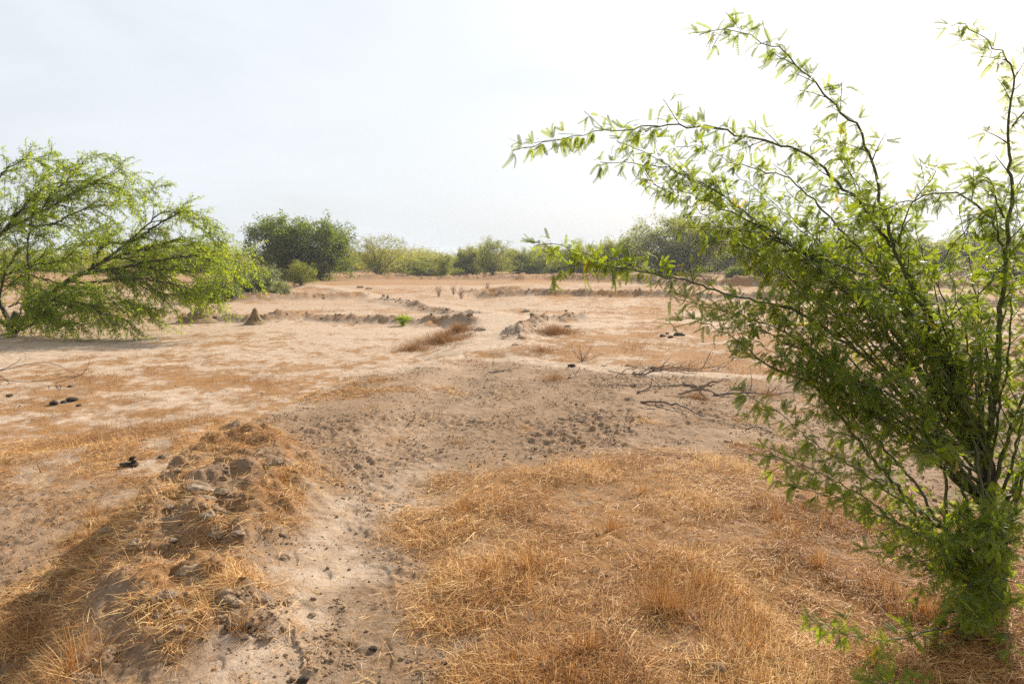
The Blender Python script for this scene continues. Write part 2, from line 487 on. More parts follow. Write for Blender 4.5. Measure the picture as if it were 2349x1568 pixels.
def ground_material():
    m, t, out = new_mat("dry_ground")
    N, K = t.nodes.new, t.links.new
    g = N('ShaderNodeNewGeometry')
    def att(n):
        a = N('ShaderNodeAttribute'); a.attribute_name = n; return a.outputs['Fac']
    def noise(scale, detail=6, rough=0.6, vec=None, dist=0.0):
        n = N('ShaderNodeTexNoise'); n.inputs['Scale'].default_value = scale
        n.inputs['Detail'].default_value = detail; n.inputs['Roughness'].default_value = rough
        n.inputs['Distortion'].default_value = dist
        K(vec or g.outputs['Position'], n.inputs['Vector']); return n.outputs['Fac']
    def rng(v, a, b, c=0.0, d=1.0):
        r = N('ShaderNodeMapRange'); r.inputs['From Min'].default_value = a; r.inputs['From Max'].default_value = b
        r.inputs['To Min'].default_value = c; r.inputs['To Max'].default_value = d
        K(v, r.inputs['Value']); return r.outputs[0]
    def mix(f, a, b, mode='MIX'):
        x = N('ShaderNodeMix'); x.data_type = 'RGBA'; x.blend_type = mode
        if isinstance(f, float): x.inputs[0].default_value = f
        else: K(f, x.inputs[0])
        for i, c in ((6, a), (7, b)):
            if isinstance(c, tuple): x.inputs[i].default_value = (*c, 1)
            else: K(c, x.inputs[i])
        return x.outputs[2]
    def mul(a, b):
        x = N('ShaderNodeMath'); x.operation = 'MULTIPLY'
        for i, c in enumerate((a, b)):
            if isinstance(c, float): x.inputs[i].default_value = c
            else: K(c, x.inputs[i])
        return x.outputs[0]
    sand = ramp(t, [(0.30, (0.210, 0.136, 0.084)), (0.50, (0.272, 0.183, 0.120)), (0.72, (0.340, 0.245, 0.172))])
    K(noise(2.3, 8, 0.65), sand.inputs[0])
    c = sand.outputs[0]
    saltc = ramp(t, [(0.35, (0.315, 0.228, 0.158)), (0.62, (0.46, 0.366, 0.282))])
    K(noise(5.0, 8, 0.7), saltc.inputs[0])
    c = mix(mul(att('salt'), 0.85), c, saltc.outputs[0])
    crumbc = ramp(t, [(0.32, (0.115, 0.072, 0.041)), (0.50, (0.200, 0.131, 0.080)), (0.64, (0.285, 0.198, 0.130))])
    K(noise(48.0, 7, 0.7, dist=0.4), crumbc.inputs[0])
    c = mix(mul(att('crumb'), 0.8), c, crumbc.outputs[0])
    clayc = ramp(t, [(0.35, (0.075, 0.054, 0.042)), (0.65, (0.175, 0.132, 0.103))])
    K(noise(7.0, 7, 0.7), clayc.inputs[0])
    c = mix(mul(att('clay'), 0.75), c, clayc.outputs[0])
    strc = ramp(t, [(0.30, (0.105, 0.052, 0.021)), (0.48, (0.235, 0.117, 0.042)), (0.62, (0.33, 0.175, 0.066)), (0.75, (0.43, 0.28, 0.14))])
    K(noise(26.0, 9, 0.75, dist=1.5), strc.inputs[0])
    brk = rng(noise(9.0, 8, 0.7), 0.36, 0.60)
    sf = N('ShaderNodeMath'); sf.operation = 'MULTIPLY_ADD'; sf.use_clamp = True
    K(brk, sf.inputs[0]); sf.inputs[1].default_value = 0.75
    K(rng(att('straw'), 0.0, 1.0, -0.45, 0.55), sf.inputs[2])
    c = mix(sf.outputs[0], c, strc.outputs[0])
    litter = rng(noise(8.0, 9, 0.74, dist=0.5), 0.53, 0.65)
    c = mix(mul(litter, 0.68), c, (0.135, 0.082, 0.045))
    # bits of dark grit
    grit = rng(noise(70.0, 4, 0.6), 0.66, 0.74)
    c = mix(mul(grit, 0.55), c, (0.12, 0.08, 0.055))
    p = N('ShaderNodeBsdfPrincipled'); p.inputs['Roughness'].default_value = 0.95
    p.inputs['Specular IOR Level'].default_value = 0.12
    K(c, p.inputs['Base Color'])
    h1 = N('ShaderNodeMath'); h1.operation = 'ADD'
    K(mul(noise(28.0, 8, 0.7), 1.0), h1.inputs[0]); K(mul(noise(120.0, 5, 0.7), 0.35), h1.inputs[1])
    b = N('ShaderNodeBump'); b.inputs['Strength'].default_value = 0.9; b.inputs['Distance'].default_value = 0.022
    K(h1.outputs[0], b.inputs['Height']); K(b.outputs[0], p.inputs['Normal'])
    K(p.outputs[0], out.inputs['Surface'])
    return m
M_GROUND = ground_material()

# ------------------------------------------------------------------ ground sheet
def build_ground():
    th = np.concatenate([np.linspace(-62, 62, 930), np.linspace(62, 298, 100)[1:-1]])   # degrees from straight ahead
    th = np.radians(th)
    r = np.concatenate([[0.05, 0.4, 0.8, 1.2, 1.5, 1.7], 1.85 * np.exp(np.arange(0, 470) * 0.0034)])
    r = np.concatenate([r, r[-1] * np.exp(np.arange(1, 320) * 0.006)]); r = np.concatenate([r, r[-1] * np.exp(np.arange(1, 190) * 0.012)])
    r = np.concatenate([r, r[-1] * np.array([1.05, 1.12])])
    R, T = np.meshgrid(r, th, indexing='ij')
    x, y = (R * np.sin(T)).ravel(), (R * np.cos(T)).ravel()
    z, straw, crumb, salt, clay = land(x, y)
    nr, ntn = R.shape
    i = np.arange(nr - 1)[:, None] * ntn; j = np.arange(ntn)[None]; j2 = (j + 1) % ntn
    q = np.stack([i + j, i + ntn + j, i + ntn + j2, i + j2], -1).reshape(-1, 4)
    mb = MB(); mb.add(np.stack([x, y, z], -1), q)
    o = mb.build("ground", M_GROUND, smooth=True)
    for n, a in (('straw', straw), ('crumb', crumb), ('salt', salt), ('clay', clay)):
        at = o.data.attributes.new(n, 'FLOAT', 'POINT')
        at.data.foreach_set('value', a.astype(np.float32))
    tag(o, kind='structure')
    return o
build_ground()

# ------------------------------------------------------------------ loose straw, crumbs
def blades(mb, x, y, z, az, el, ln, wd, curl, tint, seg=3):
    n = len(x)
    base = np.stack([x, y, z], -1)
    hd = np.stack([np.sin(az), np.cos(az), np.zeros(n)], -1)
    side = np.stack([np.cos(az), -np.sin(az), np.zeros(n)], -1)
    roll = RNG.uniform(-1, 1, n)
    side = unit(side + np.stack([np.zeros(n), np.zeros(n), roll], -1))
    V = []
    p = base.copy(); e = el.copy()
    for s_ in range(seg + 1):
        w = wd * (1 - 0.75 * s_ / seg) * 0.5
        V += [p - side * w[:, None], p + side * w[:, None]]
        d = hd * np.cos(e)[:, None]; d[:, 2] = np.sin(e)
        p = p + d * (ln / seg)[:, None]
        e = e - curl / seg
    V = np.stack(V, 1)
    k = 2 * (seg + 1)
    o = np.arange(n)[:, None] * k
    q = np.concatenate([o + np.array([[2 * s_, 2 * s_ + 1, 2 * s_ + 3, 2 * s_ + 2]]) for s_ in range(seg)], 0)
    mb.add(V.reshape(-1, 3), q, tint=np.repeat(tint, k))

def sample_plan(n, r0, r1, half):
    r = np.exp(RNG.uniform(math.log(r0), math.log(r1), n)); t = RNG.uniform(-half, half, n)
    return r * np.sin(t), r * np.cos(t)

def straw_field():
    mb = MB()
    x, y = sample_plan(640000, 1.9, 9.5, math.radians(48))
    z, st, cr, sa, cl = land(x, y)
    dens = st * (0.15 + 1.15 * ss(0.38, 0.62, fbm(x, y, 0.42, 3, 200))) + 0.012
    k = RNG.random(len(x)) < dens
    x, y, z = x[k], y[k], z[k]; n = len(x)
    r = np.hypot(x, y)
    up = RNG.random(n) < 0.20 * ss(0.48, 0.66, fbm(x, y, 0.5, 2, 210)) + 0.015
    el = np.where(up, RNG.uniform(0.6, 1.45, n), RNG.uniform(-0.10, 0.30, n))
    ln = np.where(up, RNG.uniform(0.03, 0.13, n), RNG.uniform(0.02, 0.10, n) + 0.09 * RNG.random(n) ** 4)
    wd = np.maximum(RNG.uniform(0.0012, 0.0038, n), 0.00042 * r)
    flow = fbm(x, y, 0.8, 2, 220) * 6.0
    az = flow + RNG.normal(0, 1.3, n)
    tint = np.clip(RNG.beta(1.3, 1.0, n) + 0.5 * (fbm(x, y, 0.6, 2, 230) - 0.5), 0, 1)
    blades(mb, x, y, z + 0.004 + 0.02 * RNG.random(n) ** 2, az, el, ln, wd, RNG.uniform(-0.3, 0.9, n), tint)
    o = mb.build("straw", M_STRAW)
    tag(o, kind='stuff')
    mb = MB()
    x, y = sample_plan(260000, 9.0, 55, math.radians(45))
    z, st, cr, sa, cl = land(x, y)
    k = RNG.random(len(x)) < st * ss(0.33, 0.62, fbm(x, y, 0.9, 3, 240)) + 0.004
    x, y, z = x[k], y[k], z[k]; n = len(x); r = np.hypot(x, y)
    tall = ss(0.52, 0.72, fbm(x, y, 1.3, 2, 250)) * st[k]
    el = RNG.uniform(0.1, 1.4, n)
    ln = RNG.uniform(0.03, 0.09, n) * (1 + 1.6 * tall)
    wd = np.maximum(0.003, 0.00040 * r)
    blades(mb, x, y, z - 0.003, RNG.uniform(0, 6.28, n), el, ln, wd, RNG.uniform(0, 0.8, n), np.clip(RNG.beta(2, 2, n) + 0.4 * (fbm(x, y, 2.5, 2, 260) - 0.5), 0, 1), seg=2)
    o = mb.build("field_straw", M_STRAW_FAR)
    tag(o, kind='stuff')
straw_field()

def grass_patch(name, px, py, n, spread, hmin, hmax, label, cat='grass tuft', group=None, wd=0.0028, mat=None, lean=0.5):
    c = hit(px, py); n = int(n * (0.62 if name == 'grass_tuft' else 1)); h0_ = 0.78 if name == 'grass_tuft' else 0.85; hmin *= h0_; hmax *= h0_
    mb = MB()
    a = RNG.uniform(0, 6.28, n); rr = np.abs(RNG.normal(0, 0.5, n)) * spread
    x, y = c[0] + rr * np.sin(a), c[1] + rr * np.cos(a)
    z = land(x, y)[0] - 0.005
    el = np.clip(1.45 - lean * rr / spread - RNG.exponential(0.38, n), 0.10, 1.5)
    ln = RNG.uniform(hmin, hmax, n) * (1 - 0.3 * np.clip(rr / spread, 0, 1))
    blades(mb, x, y, z, a + RNG.normal(0, 1.1, n), el, ln, np.full(n, max(wd, 0.00040 * c[1])), RNG.uniform(-0.1, 0.9, n), np.clip(RNG.beta(2.4, 2.2, n), 0, 1), seg=4)
    o = mb.build(name, mat or M_STRAW)
    recenter(o, c)
    return tag(o, label, cat, group)

GT = "dry grass tufts in the straw"
for px, py, n, sp_, h0, h1, lab in [
    (1060, 1175, 420, 0.13, 0.07, 0.20, "dry golden grass tuft at the near edge of the straw, by the path's bend"),
    (1215, 1305, 300, 0.055, 0.10, 0.23, "narrow upright dry grass tuft standing alone in the middle of the straw"),
    (1400, 1215, 420, 0.14, 0.06, 0.18, "reddish dry grass tuft behind the narrow upright tuft, farther up the straw"),
    (1520, 1400, 900, 0.20, 0.10, 0.27, "largest bushy dry grass tuft in the foreground straw"),
    (1610, 1345, 500, 0.18, 0.09, 0.22, "dry grass tuft right behind the largest bushy tuft"),
    (1350, 1490, 420, 0.13, 0.07, 0.19, "low fluffy dry grass tuft near the bottom edge, left of the largest bushy tuft"),
    (1120, 1310, 320, 0.11, 0.06, 0.17, "short dry grass tuft beside the pale path, left of the narrow upright tuft"),
    (1470, 1130, 300, 0.14, 0.05, 0.15, "short dry grass tuft at the far end of the straw patch"),
    (1780, 1190, 320, 0.16, 0.05, 0.16, "dry grass tuft under the tips of the leafy bush's low left branches"),
    (1880, 1300, 420, 0.16, 0.08, 0.20, "dry grass tuft left of the leafy bush's lowest dark foliage"),
    (2130, 1420, 700, 0.20, 0.08, 0.22, "shaded dry grass tuft under the leafy bush"),
    (1720, 1490, 480, 0.18, 0.06, 0.18, "ragged dry grass tuft right of the largest bushy tuft at the bottom edge"),
    (2000, 1520, 600, 0.2, 0.08, 0.22, "darker dry grass tuft in the bush's shadow near the bottom right corner"),
    (651, 1105, 420, 0.11, 0.05, 0.13, "matted clump of straw on the right shoulder of the crumbling earth mound"),
    (560, 1445, 260, 0.10, 0.05, 0.14, "golden straw clump beside the dung pellets on the lower mound"),
    (160, 1540, 700, 0.30, 0.08, 0.26, "long wispy dry grass in the bottom left corner on the bank's flank"),
    (60, 1480, 500, 0.30, 0.07, 0.24, "wispy dry grass at the left frame edge on the bank's flank"),
    (215, 1180, 420, 0.2, 0.06, 0.18, "dry grass hanging on the shaded upper flank of the mound"),
    ]:
    grass_patch("grass_tuft", px, py, n, sp_, h0, h1, lab, group=GT)
for px, py, n, sp_, h0, h1, lab in [
    (1010, 785, 2400, 0.95, 0.16, 0.46, "tall orange dry grass along the left side of the path's fork"),
    (950, 802, 1200, 0.7, 0.12, 0.32, "shorter orange dry grass left of the tall grass at the fork"),
    (1050, 762, 1500, 0.6, 0.16, 0.46, "dark dry grass on the ridge end beside the pale boulder clod"),
    (1270, 765, 2000, 0.75, 0.14, 0.40, "orange dry grass around the row of pale clods right of the path"),
    (1240, 805, 700, 0.8, 0.08, 0.22, "low orange dry grass in front of the pale clod row"),
    (1270, 873, 420, 0.32, 0.08, 0.22, "rust brown grass cushion beside a short dead stub"),
    (1130, 674, 2200, 1.4, 0.2, 0.5, "orange grass hummock far down the path"),
    (1580, 845, 300, 0.5, 0.05, 0.15, "rust brown grass cushion behind the brush pile"),
    (1600, 915, 600, 0.45, 0.05, 0.15, "flat rusty grass patch behind the fallen dark branch"),
    (1760, 908, 600, 0.6, 0.05, 0.16, "flat rusty grass patch beside the grey dead root"),
    ]:
    grass_patch("grass_clump", px, py, n, sp_, h0, h1, lab, cat='grass clump', group="taller grass clumps across the field", mat=M_STRAW_FAR)

def crumbs():
    f = (1 + 5 ** 0.5) / 2
    ico = np.array([(-1, f, 0), (1, f, 0), (-1, -f, 0), (1, -f, 0), (0, -1, f), (0, 1, f), (0, -1, -f), (0, 1, -f), (f, 0, -1), (f, 0, 1), (-f, 0, -1), (-f, 0, 1)]) / 1.9
    tri = np.array([(0, 11, 5), (0, 5, 1), (0, 1, 7), (0, 7, 10), (0, 10, 11), (1, 5, 9), (5, 11, 4), (11, 10, 2), (10, 7, 6), (7, 1, 8), (3, 9, 4), (3, 4, 2), (3, 2, 6), (3, 6, 8), (3, 8, 9), (4, 9, 5), (2, 4, 11), (6, 2, 10), (8, 6, 7), (9, 8, 1)])
    x, y = sample_plan(170000, 1.9, 20, math.radians(48))
    z, st, cr, sa, cl = land(x, y)
    k = RNG.random(len(x)) < np.clip(cr * 1.0 * ss(0.42, 0.66, fbm(x, y, 0.22, 2, 300)) + 0.03 + 0.5 * cl, 0, 1)
    x, y, z, cl = x[k], y[k], z[k], cl[k]; n = len(x); r = np.hypot(x, y)
    s = np.exp(RNG.normal(math.log(0.0030), 0.6, n)) * (1 + 2.2 * cl) + 0.00035 * r
    s = np.minimum(s, 0.016 + 0.03 * cl)
    v = ico[None] * (1 + RNG.uniform(-0.35, 0.35, (n, 12, 1)))
    v = v * s[:, None, None] * np.array([1, 1, 0.7]) * RNG.uniform(0.7, 1.3, (n, 1, 3))
    a = RNG.uniform(0, 6.28, n); c_, s_ = np.cos(a), np.sin(a)
    vx = v[..., 0] * c_[:, None] - v[..., 1] * s_[:, None]; vy = v[..., 0] * s_[:, None] + v[..., 1] * c_[:, None]
    v = np.stack([vx + x[:, None], vy + y[:, None], v[..., 2] + (z + s * 0.25)[:, None]], -1)
    mb = MB()
    for pts, w, h, rough, sw in RIDGES:
        sp = smooth_path(np.array([(a, b, 0) for a, b in pts]), 0.05); m = int(len(sp) * 0.9 * rough)
        q = sp[RNG.integers(0, len(sp), m)][:, :2] + RNG.normal(0, w * 0.6, (m, 2))
        zz = land(q[:, 0], q[:, 1])[0]
        s2 = np.minimum(np.exp(RNG.normal(math.log(0.020), 0.6, m)), 0.08) * (0.7 + 0.012 * q[:, 1])
        v2 = ico[None] * (1 + RNG.uniform(-0.35, 0.35, (m, 12, 1))) * s2[:, None, None] * np.array([1, 1, 0.75]) * RNG.uniform(0.7, 1.3, (m, 1, 3))
        v2 = v2 + np.stack([q[:, 0], q[:, 1], zz + s2 * 0.2], -1)[:, None]
        mb.add(v2.reshape(-1, 3), tris=(np.arange(m)[:, None, None] * 12 + tri[None]).reshape(-1, 3))
    tag(mb.build("ridge_clods", M_RIDGE), kind='stuff')
    mb = MB(); mb.add(v.reshape(-1, 3), tris=(np.arange(n)[:, None, None] * 12 + tri[None]).reshape(-1, 3))
    tag(mb.build("soil_crumbs", M_CRUMB), kind='stuff')
crumbs()

# ------------------------------------------------------------------ clods, dung, termite mounds
def lump_mesh(name, seed, mat, squash=0.7, amp=0.35, sub=4):
    import bmesh
    bm = bmesh.new(); bmesh.ops.create_icosphere(bm, subdivisions=sub, radius=1.0)
    o = Vector((seed * 7.3, seed * 3.1, seed * 5.7))
    for v in bm.verts:
        d = v.co.normalized()
        n = mnoise.noise(d * 1.1 + o) * amp + mnoise.noise(d * 2.6 + o) * amp * 0.5 + abs(mnoise.noise(d * 6 + o)) * amp * 0.25
        v.co = d * (1 + n)
        if v.co.z < -0.35: v.co.z = -0.35 + (v.co.z + 0.35) * 0.2
        v.co.z *= squash
    me = bpy.data.meshes.new(name); bm.to_mesh(me); bm.free()
    me.materials.append(mat)
    return me
CLODS = [lump_mesh("clod", s, M_CLOD if s % 3 else M_CLODG, random.uniform(0.55, 0.85), 0.5, 3) for s in range(1, 8)]
DUNG = [lump_mesh("dung", s + 40, M_DUNG, 0.6, 0.3, 3) for s in range(4)]

def drop(name, me, px, py, size, label, cat, group, sink=0.34, sc=None):
    p = hit(px, py)
    o = bpy.data.objects.new(name, me); COL.objects.link(o)
    o.location = (p[0], p[1], p[2] + size * (0.28 - sink))
    o.rotation_euler = (random.uniform(-.25, .25), random.uniform(-.25, .25), random.uniform(0, 6.28))
    k = sc or (random.uniform(0.8, 1.25), random.uniform(0.8, 1.2), random.uniform(0.8, 1.1))
    o.scale = tuple(size * c for c in k)
    return tag(o, label, cat, group)

CG = "dry earth clods on the crumbling mound"
for i, (px, py, s, lab) in enumerate([
    (632, 1032, 0.085, "large pale dry clod at the far top of the crumbling mound"),
    (640, 1058, 0.05, "rounded smooth clod just below the large pale clod at the mound's top"),
    (455, 1122, 0.10, "broad pale clod in the middle of the crumbling mound"),
    (476, 1150, 0.055, "dark hollowed clod right below the broad pale clod"),
    (506, 1078, 0.055, "dark upright clod behind the broad pale clod on the mound"),
    (582, 1186, 0.06, "grey cleft clod standing on the right side of the mound"),
    (494, 1219, 0.045, "pale rounded clod at the near foot of the upper mound"),
    (537, 1200, 0.04, "small brown clod behind the pale rounded clod"),
    (245, 1222, 0.085, "lumpy grey clod on the left shoulder of the bank"),
    (311, 1248, 0.045, "small pale clod on the bank beside the lumpy grey clod"),
    (514, 1362, 0.055, "dark clod in straw on the lower mound"),
    (540, 1381, 0.042, "brown clod beside the dark clod on the lower mound"),
    (600, 1372, 0.055, "pale clod at the right end of the lower mound"),
    (420, 1411, 0.05, "straw-covered clod in the front of the lower mound"),
    (430, 1305, 0.06, "flat crusted clod on top of the lower mound"),
    (1250, 1530, 0.035, "dark clod lying in straw at the bottom edge right of the path"),
    (1640, 1535, 0.045, "pale flat clod half buried in the straw at the bottom edge"),
    (1101, 758, 0.14, "pale boulder-like clod at the end of the grassy ridge by the path"),
    (1200, 776, 0.09, "grey clod in the row right of the path, nearest to it"),
    (1235, 760, 0.11, "grey clod in the middle of the row right of the path"),
    (1300, 749, 0.12, "long pale clod at the far end of the row right of the path"),
    (1262, 752, 0.08, "small grey clod between the two largest in the row right of the path"),
    (1183, 792, 0.07, "crumbly grey clod at the near end of the row right of the path"),
    (1205, 716, 0.16, "dark grey clod alone on bare ground beyond the clod row"),
    (826, 660, 0.28, "dark brown clod standing far off left of the path"),
    (846, 663, 0.20, "smaller dark brown clod beside the one far off left of the path"),
    ]):
    drop("earth_clod", CLODS[i % 7], px, py, s * (0.8 if i < 15 else 1), lab, "clod", CG if i < 15 else "clods lying about the field")
for i in range(120):
    up = i < 75
    if up: px, py = random.gauss(490, 105), random.gauss(1125, 72)
    else: px, py = random.gauss(480, 110), random.gauss(1385, 45)
    if not (200 < px < 720 and 990 < py < 1480): continue
    drop("earth_clod", CLODS[i % 7], px, py, random.choice([0.012, 0.016, 0.02, 0.025, 0.034]),
         "small dry earth clod among straw on the upper crumbling mound" if up else "small dry earth clod among straw on the lower front mound",
         "clod", "small clods of the upper mound" if up else "small clods of the lower mound")

DG = "dark dry dung lumps"
for i, (px, py, s, lab) in enumerate([
    (22, 909, 0.045, "single black dung lump at the left frame edge"),
    (124, 927, 0.065, "left one of three black dung lumps lying in a row on pale ground"),
    (147, 923, 0.04, "small middle one of three black dung lumps in a row"),
    (165, 919, 0.065, "right one of three black dung lumps in a row"),
    (180, 931, 0.035, "small dung lump just in front of the three in a row"),
    (161, 887, 0.04, "lone dung lump behind the three in a row"),
    (372, 1050, 0.035, "dark dung lump on the mound's foot beside the black dung pile"),
    (1360, 842, 0.055, "leftmost dung lump along the pale line before the brush pile"),
    (1385, 842, 0.055, "second dung lump along the pale line before the brush pile"),
    (1443, 844, 0.09, "largest dung lump along the pale line before the brush pile"),
    (1424, 846, 0.04, "small flat dung lump left of the largest one on the pale line"),
    (1497, 846, 0.05, "dung lump on the pale line right beside the brush pile"),
    (1312, 841, 0.05, "dung lump on the pale line beside the dead stub"),
    (1520, 772, 0.07, "left dung lump of a loose heap on the salty field"),
    (1538, 775, 0.07, "front dung lump of a loose heap on the salty field"),
    (1556, 769, 0.10, "biggest dung lump of a loose heap on the salty field"),
    (1566, 770, 0.06, "right dung lump of a loose heap on the salty field"),
    (1530, 766, 0.05, "rear dung lump of a loose heap on the salty field"),
    (1836, 1143, 0.028, "black pellet on the ground left of the leafy bush's low twig"),
    (528, 1437, 0.022, "leftmost dung pellet at the foot of the lower mound"),
    (568, 1437, 0.022, "middle dung pellet at the foot of the lower mound"),
    (582, 1441, 0.022, "right dung pellet at the foot of the lower mound"),
    (574, 1449, 0.018, "front dung pellet at the foot of the lower mound"),
    (626, 1392, 0.02, "oval dung pellet on bare earth right of the lower mound"),
    (697, 1562, 0.026, "dung pellet at the bottom edge on the pale path"),
    (856, 1488, 0.018, "small dark pellet on the pale path near the bottom"),
    ]):
    drop("dung_lump", DUNG[i % 4], px, py, s, lab, "dung", DG, sink=0.02)
pile_at = hit(297, 1068)
pile = thing("dung_pile", pile_at, "black stacked dung pile on the trodden earth left of the mound", "dung")
for k, (dx, dy, dz, s) in enumerate([(-0.04, 0, 0.015, 0.05), (0.04, 0.01, 0.02, 0.05), (0.03, 0.005, 0.055, 0.042), (0.035, 0.0, 0.085, 0.032)]):
    o = bpy.data.objects.new("lump", DUNG[k]); COL.objects.link(o); o.parent = pile
    o.location = (dx, dy, dz); o.scale = (s, s * 0.9, s * 0.75); o.rotation_euler = (0.2 * k, 0.1, k * 1.3)

def termite_mound(px, py, H, R, lab, seed, lean=0.0):
    c = hit(px, py); mb = MB()
    nr, nk = 30, 40
    V = []
    for i in range(nr):
        t = i / (nr - 1)
        rad = R * (0.09 + 0.52 * (1 - t) ** 1.25 + 0.39 * (1 - t) ** 6) * (1 if i < nr - 1 else 0.25)
        if t > 0.9: rad *= math.sqrt(max(0.02, 1 - ((t - 0.9) / 0.1) ** 2)) * 0.9 + 0.1
        for k in range(nk):
            a = k * 2 * math.pi / nk
            d = Vector((math.cos(a) * 1.1, math.sin(a) * 1.1, t * 2.4 + seed))
            f = 1 + 0.30 * mnoise.noise(d * 1.4) + 0.16 * mnoise.noise(d * 3.5) + 0.06 * mnoise.noise(d * 9)
            V.append((c[0] + rad * f * math.cos(a) * 1.1 + lean * t * H, c[1] + rad * f * math.sin(a), c[2] - 0.12 + (H + 0.12) * t))
    i = np.arange(nr - 1)[:, None] * nk; j = np.arange(nk)[None]; j2 = (j + 1) % nk
    q = np.stack([i + j, i + j2, i + nk + j2, i + nk + j], -1).reshape(-1, 4)
    V.append((c[0] + lean * H, c[1], c[2] + H * 1.01))
    jj = np.arange(nk)
    mb.add(np.array(V), q, np.stack([(nr - 1) * nk + jj, (nr - 1) * nk + (jj + 1) % nk, np.full(nk, nr * nk)], -1))
    o = mb.build("termite_mound", M_TERM, smooth=True); recenter(o, c)
    return tag(o, lab, "termite mound", "termite mounds on the low ridge")
termite_mound(463, 735, 0.78, 0.74, "taller pointed termite mound under the left tree's hanging foliage", 1.0, 0.08)
termite_mound(585, 743, 0.52, 0.52, "shorter blunt termite mound standing clear of the left tree's foliage", 8.0, 0.05)

# ------------------------------------------------------------------ dead sticks
def sticks(name, lab, cat, lines, mat=None, group=None, twigs=0, r0=0.012):
    """lines: photo places with a height over the ground, thick end first"""
    mb = MB(); first = None
    for ln in lines:
        rr = ln[0] if not isinstance(ln[0], tuple) else r0
        pts = [q for q in ln if isinstance(q, tuple)]
        p3 = []
        for px, py, h in pts:
            p = hit(px, py + 0); 
            if h > 0.03:                    # raised ends keep the distance of the stick's root
                b = P(px, py, p3[-1][1] if p3 else p[1]); p3.append(np.array([b[0], b[1], max(b[2], hgt(b[0], b[1]) + 0.01)]))
            else: p3.append(p + np.array([0, 0, h + rr * 0.7]))
        if first is None: first = p3[0]
        p3 = smooth_path(p3, 0.06)
        n = len(p3)
        p3 = p3 + RNG.normal(0, 0.003 + rr * 0.15, p3.shape)
        mb.tube(p3, np.linspace(rr, rr * 0.3, n) * 0.8, 6)
        for _ in range(twigs):
            k = RNG.integers(n // 4, n - 1)
            d = unit(p3[min(k + 1, n - 1)] - p3[k] + RNG.normal(0, 0.05, 3) + np.array([0, 0, 0.02]))
            l = RNG.uniform(0.12, 0.45)
            q = p3[k] + d * np.linspace(0, l, 7)[:, None] + np.cumsum(RNG.normal(0, 0.008, (7, 3)), 0)
            q[:, 2] = np.maximum(q[:, 2], p3[k, 2] - 0.02)
            mb.tube(q, np.linspace(rr * 0.4, rr * 0.15, 7), 4)
    o = mb.build(name, mat or M_STICK, smooth=True); recenter(o, first)
    return tag(o, lab, cat, group)

SG = "dead branches lying by the bank"
sticks("fallen_branch", "long dark brown fallen branch sloping across the trodden bank", "branch",
       [(0.017, (1468, 925, 0), (1520, 928, 0.02), (1570, 940, 0.02), (1610, 955, 0), (1660, 970, 0), (1700, 985, 0)), (0.008, (1500, 930, 0.0), (1545, 945, 0.01), (1600, 962, 0))], group=SG, twigs=3)
sticks("fallen_branch", "forked grey fallen branch, leftmost before the brush pile", "branch",
       [(0.012, (1520, 883, 0), (1450, 886, 0.02), (1380, 887, 0)), (0.008, (1450, 885, 0.02), (1400, 878, 0.02), (1355, 858, 0.02))], group=SG, twigs=3)
sticks("fallen_branch", "short dark broken branch between the forked branch and the grey dead root", "branch",
       [(0.018, (1462, 902, 0), (1490, 893, 0.02), (1530, 889, 0.02), (1560, 880, 0.02))], group=SG, twigs=3)
sticks("fallen_branch", "crooked branch lying right of the grey dead root", "branch",
       [(0.018, (1635, 907, 0), (1680, 909, 0.02), (1720, 906, 0.02), (1780, 905, 0), (1840, 895, 0)), (0.010, (1660, 906, 0), (1690, 890, 0.02), (1720, 888, 0.02))], group=SG, twigs=5)
sticks("fallen_branch", "thin dead branch lying behind the crooked one toward the bush", "branch",
       [(0.009, (1500, 939, 0), (1480, 938, 0), (1462, 935, 0))], group=SG)
sticks("fallen_branch", "thin bent branch below the long dark fallen branch near the bush tips", "branch",
       [(0.008, (1710, 985, 0), (1740, 982, 0.01), (1790, 1000, 0), (1830, 1012, 0)), (0.007, (1660, 1012, 0), (1720, 1025, 0), (1790, 1050, 0))], group=SG, twigs=2)
sticks("fallen_branch", "slim straight stick on the straw's far border", "branch",
       [(0.008, (1580, 1042, 0), (1630, 1070, 0), (1680, 1105, 0))], group=SG, twigs=1)
sticks("fallen_branch", "little dark stick alone on the trodden middle of the bank", "branch",
       [(0.009, (1280, 960, 0), (1310, 964, 0), (1345, 955, 0.01), (1390, 950, 0))], group=SG, twigs=1)
sticks("fallen_branch", "tiny straight stick at the straw's left far corner beside the path", "branch",
       [(0.007, (1320, 968, 0), (1350, 967, 0), (1365, 963, 0))], group=SG)
sticks("fallen_branch", "dark crooked stick where the path narrows at the fork", "branch",
       [(0.014, (1120, 856, 0), (1150, 854, 0.01), (1175, 843, 0.03), (1182, 832, 0.05))], group=SG, twigs=1)
sticks("dead_stub", "short upright dead stub beside the rust brown grass cushion", "stub",
       [(0.018, (1305, 868, 0), (1322, 862, 0.02), (1329, 840, 0.1))])
bp = hit(1470, 858)
brush = thing("brush_pile", bp, "low heap of tangled dead branches on the pale line", "brush pile")
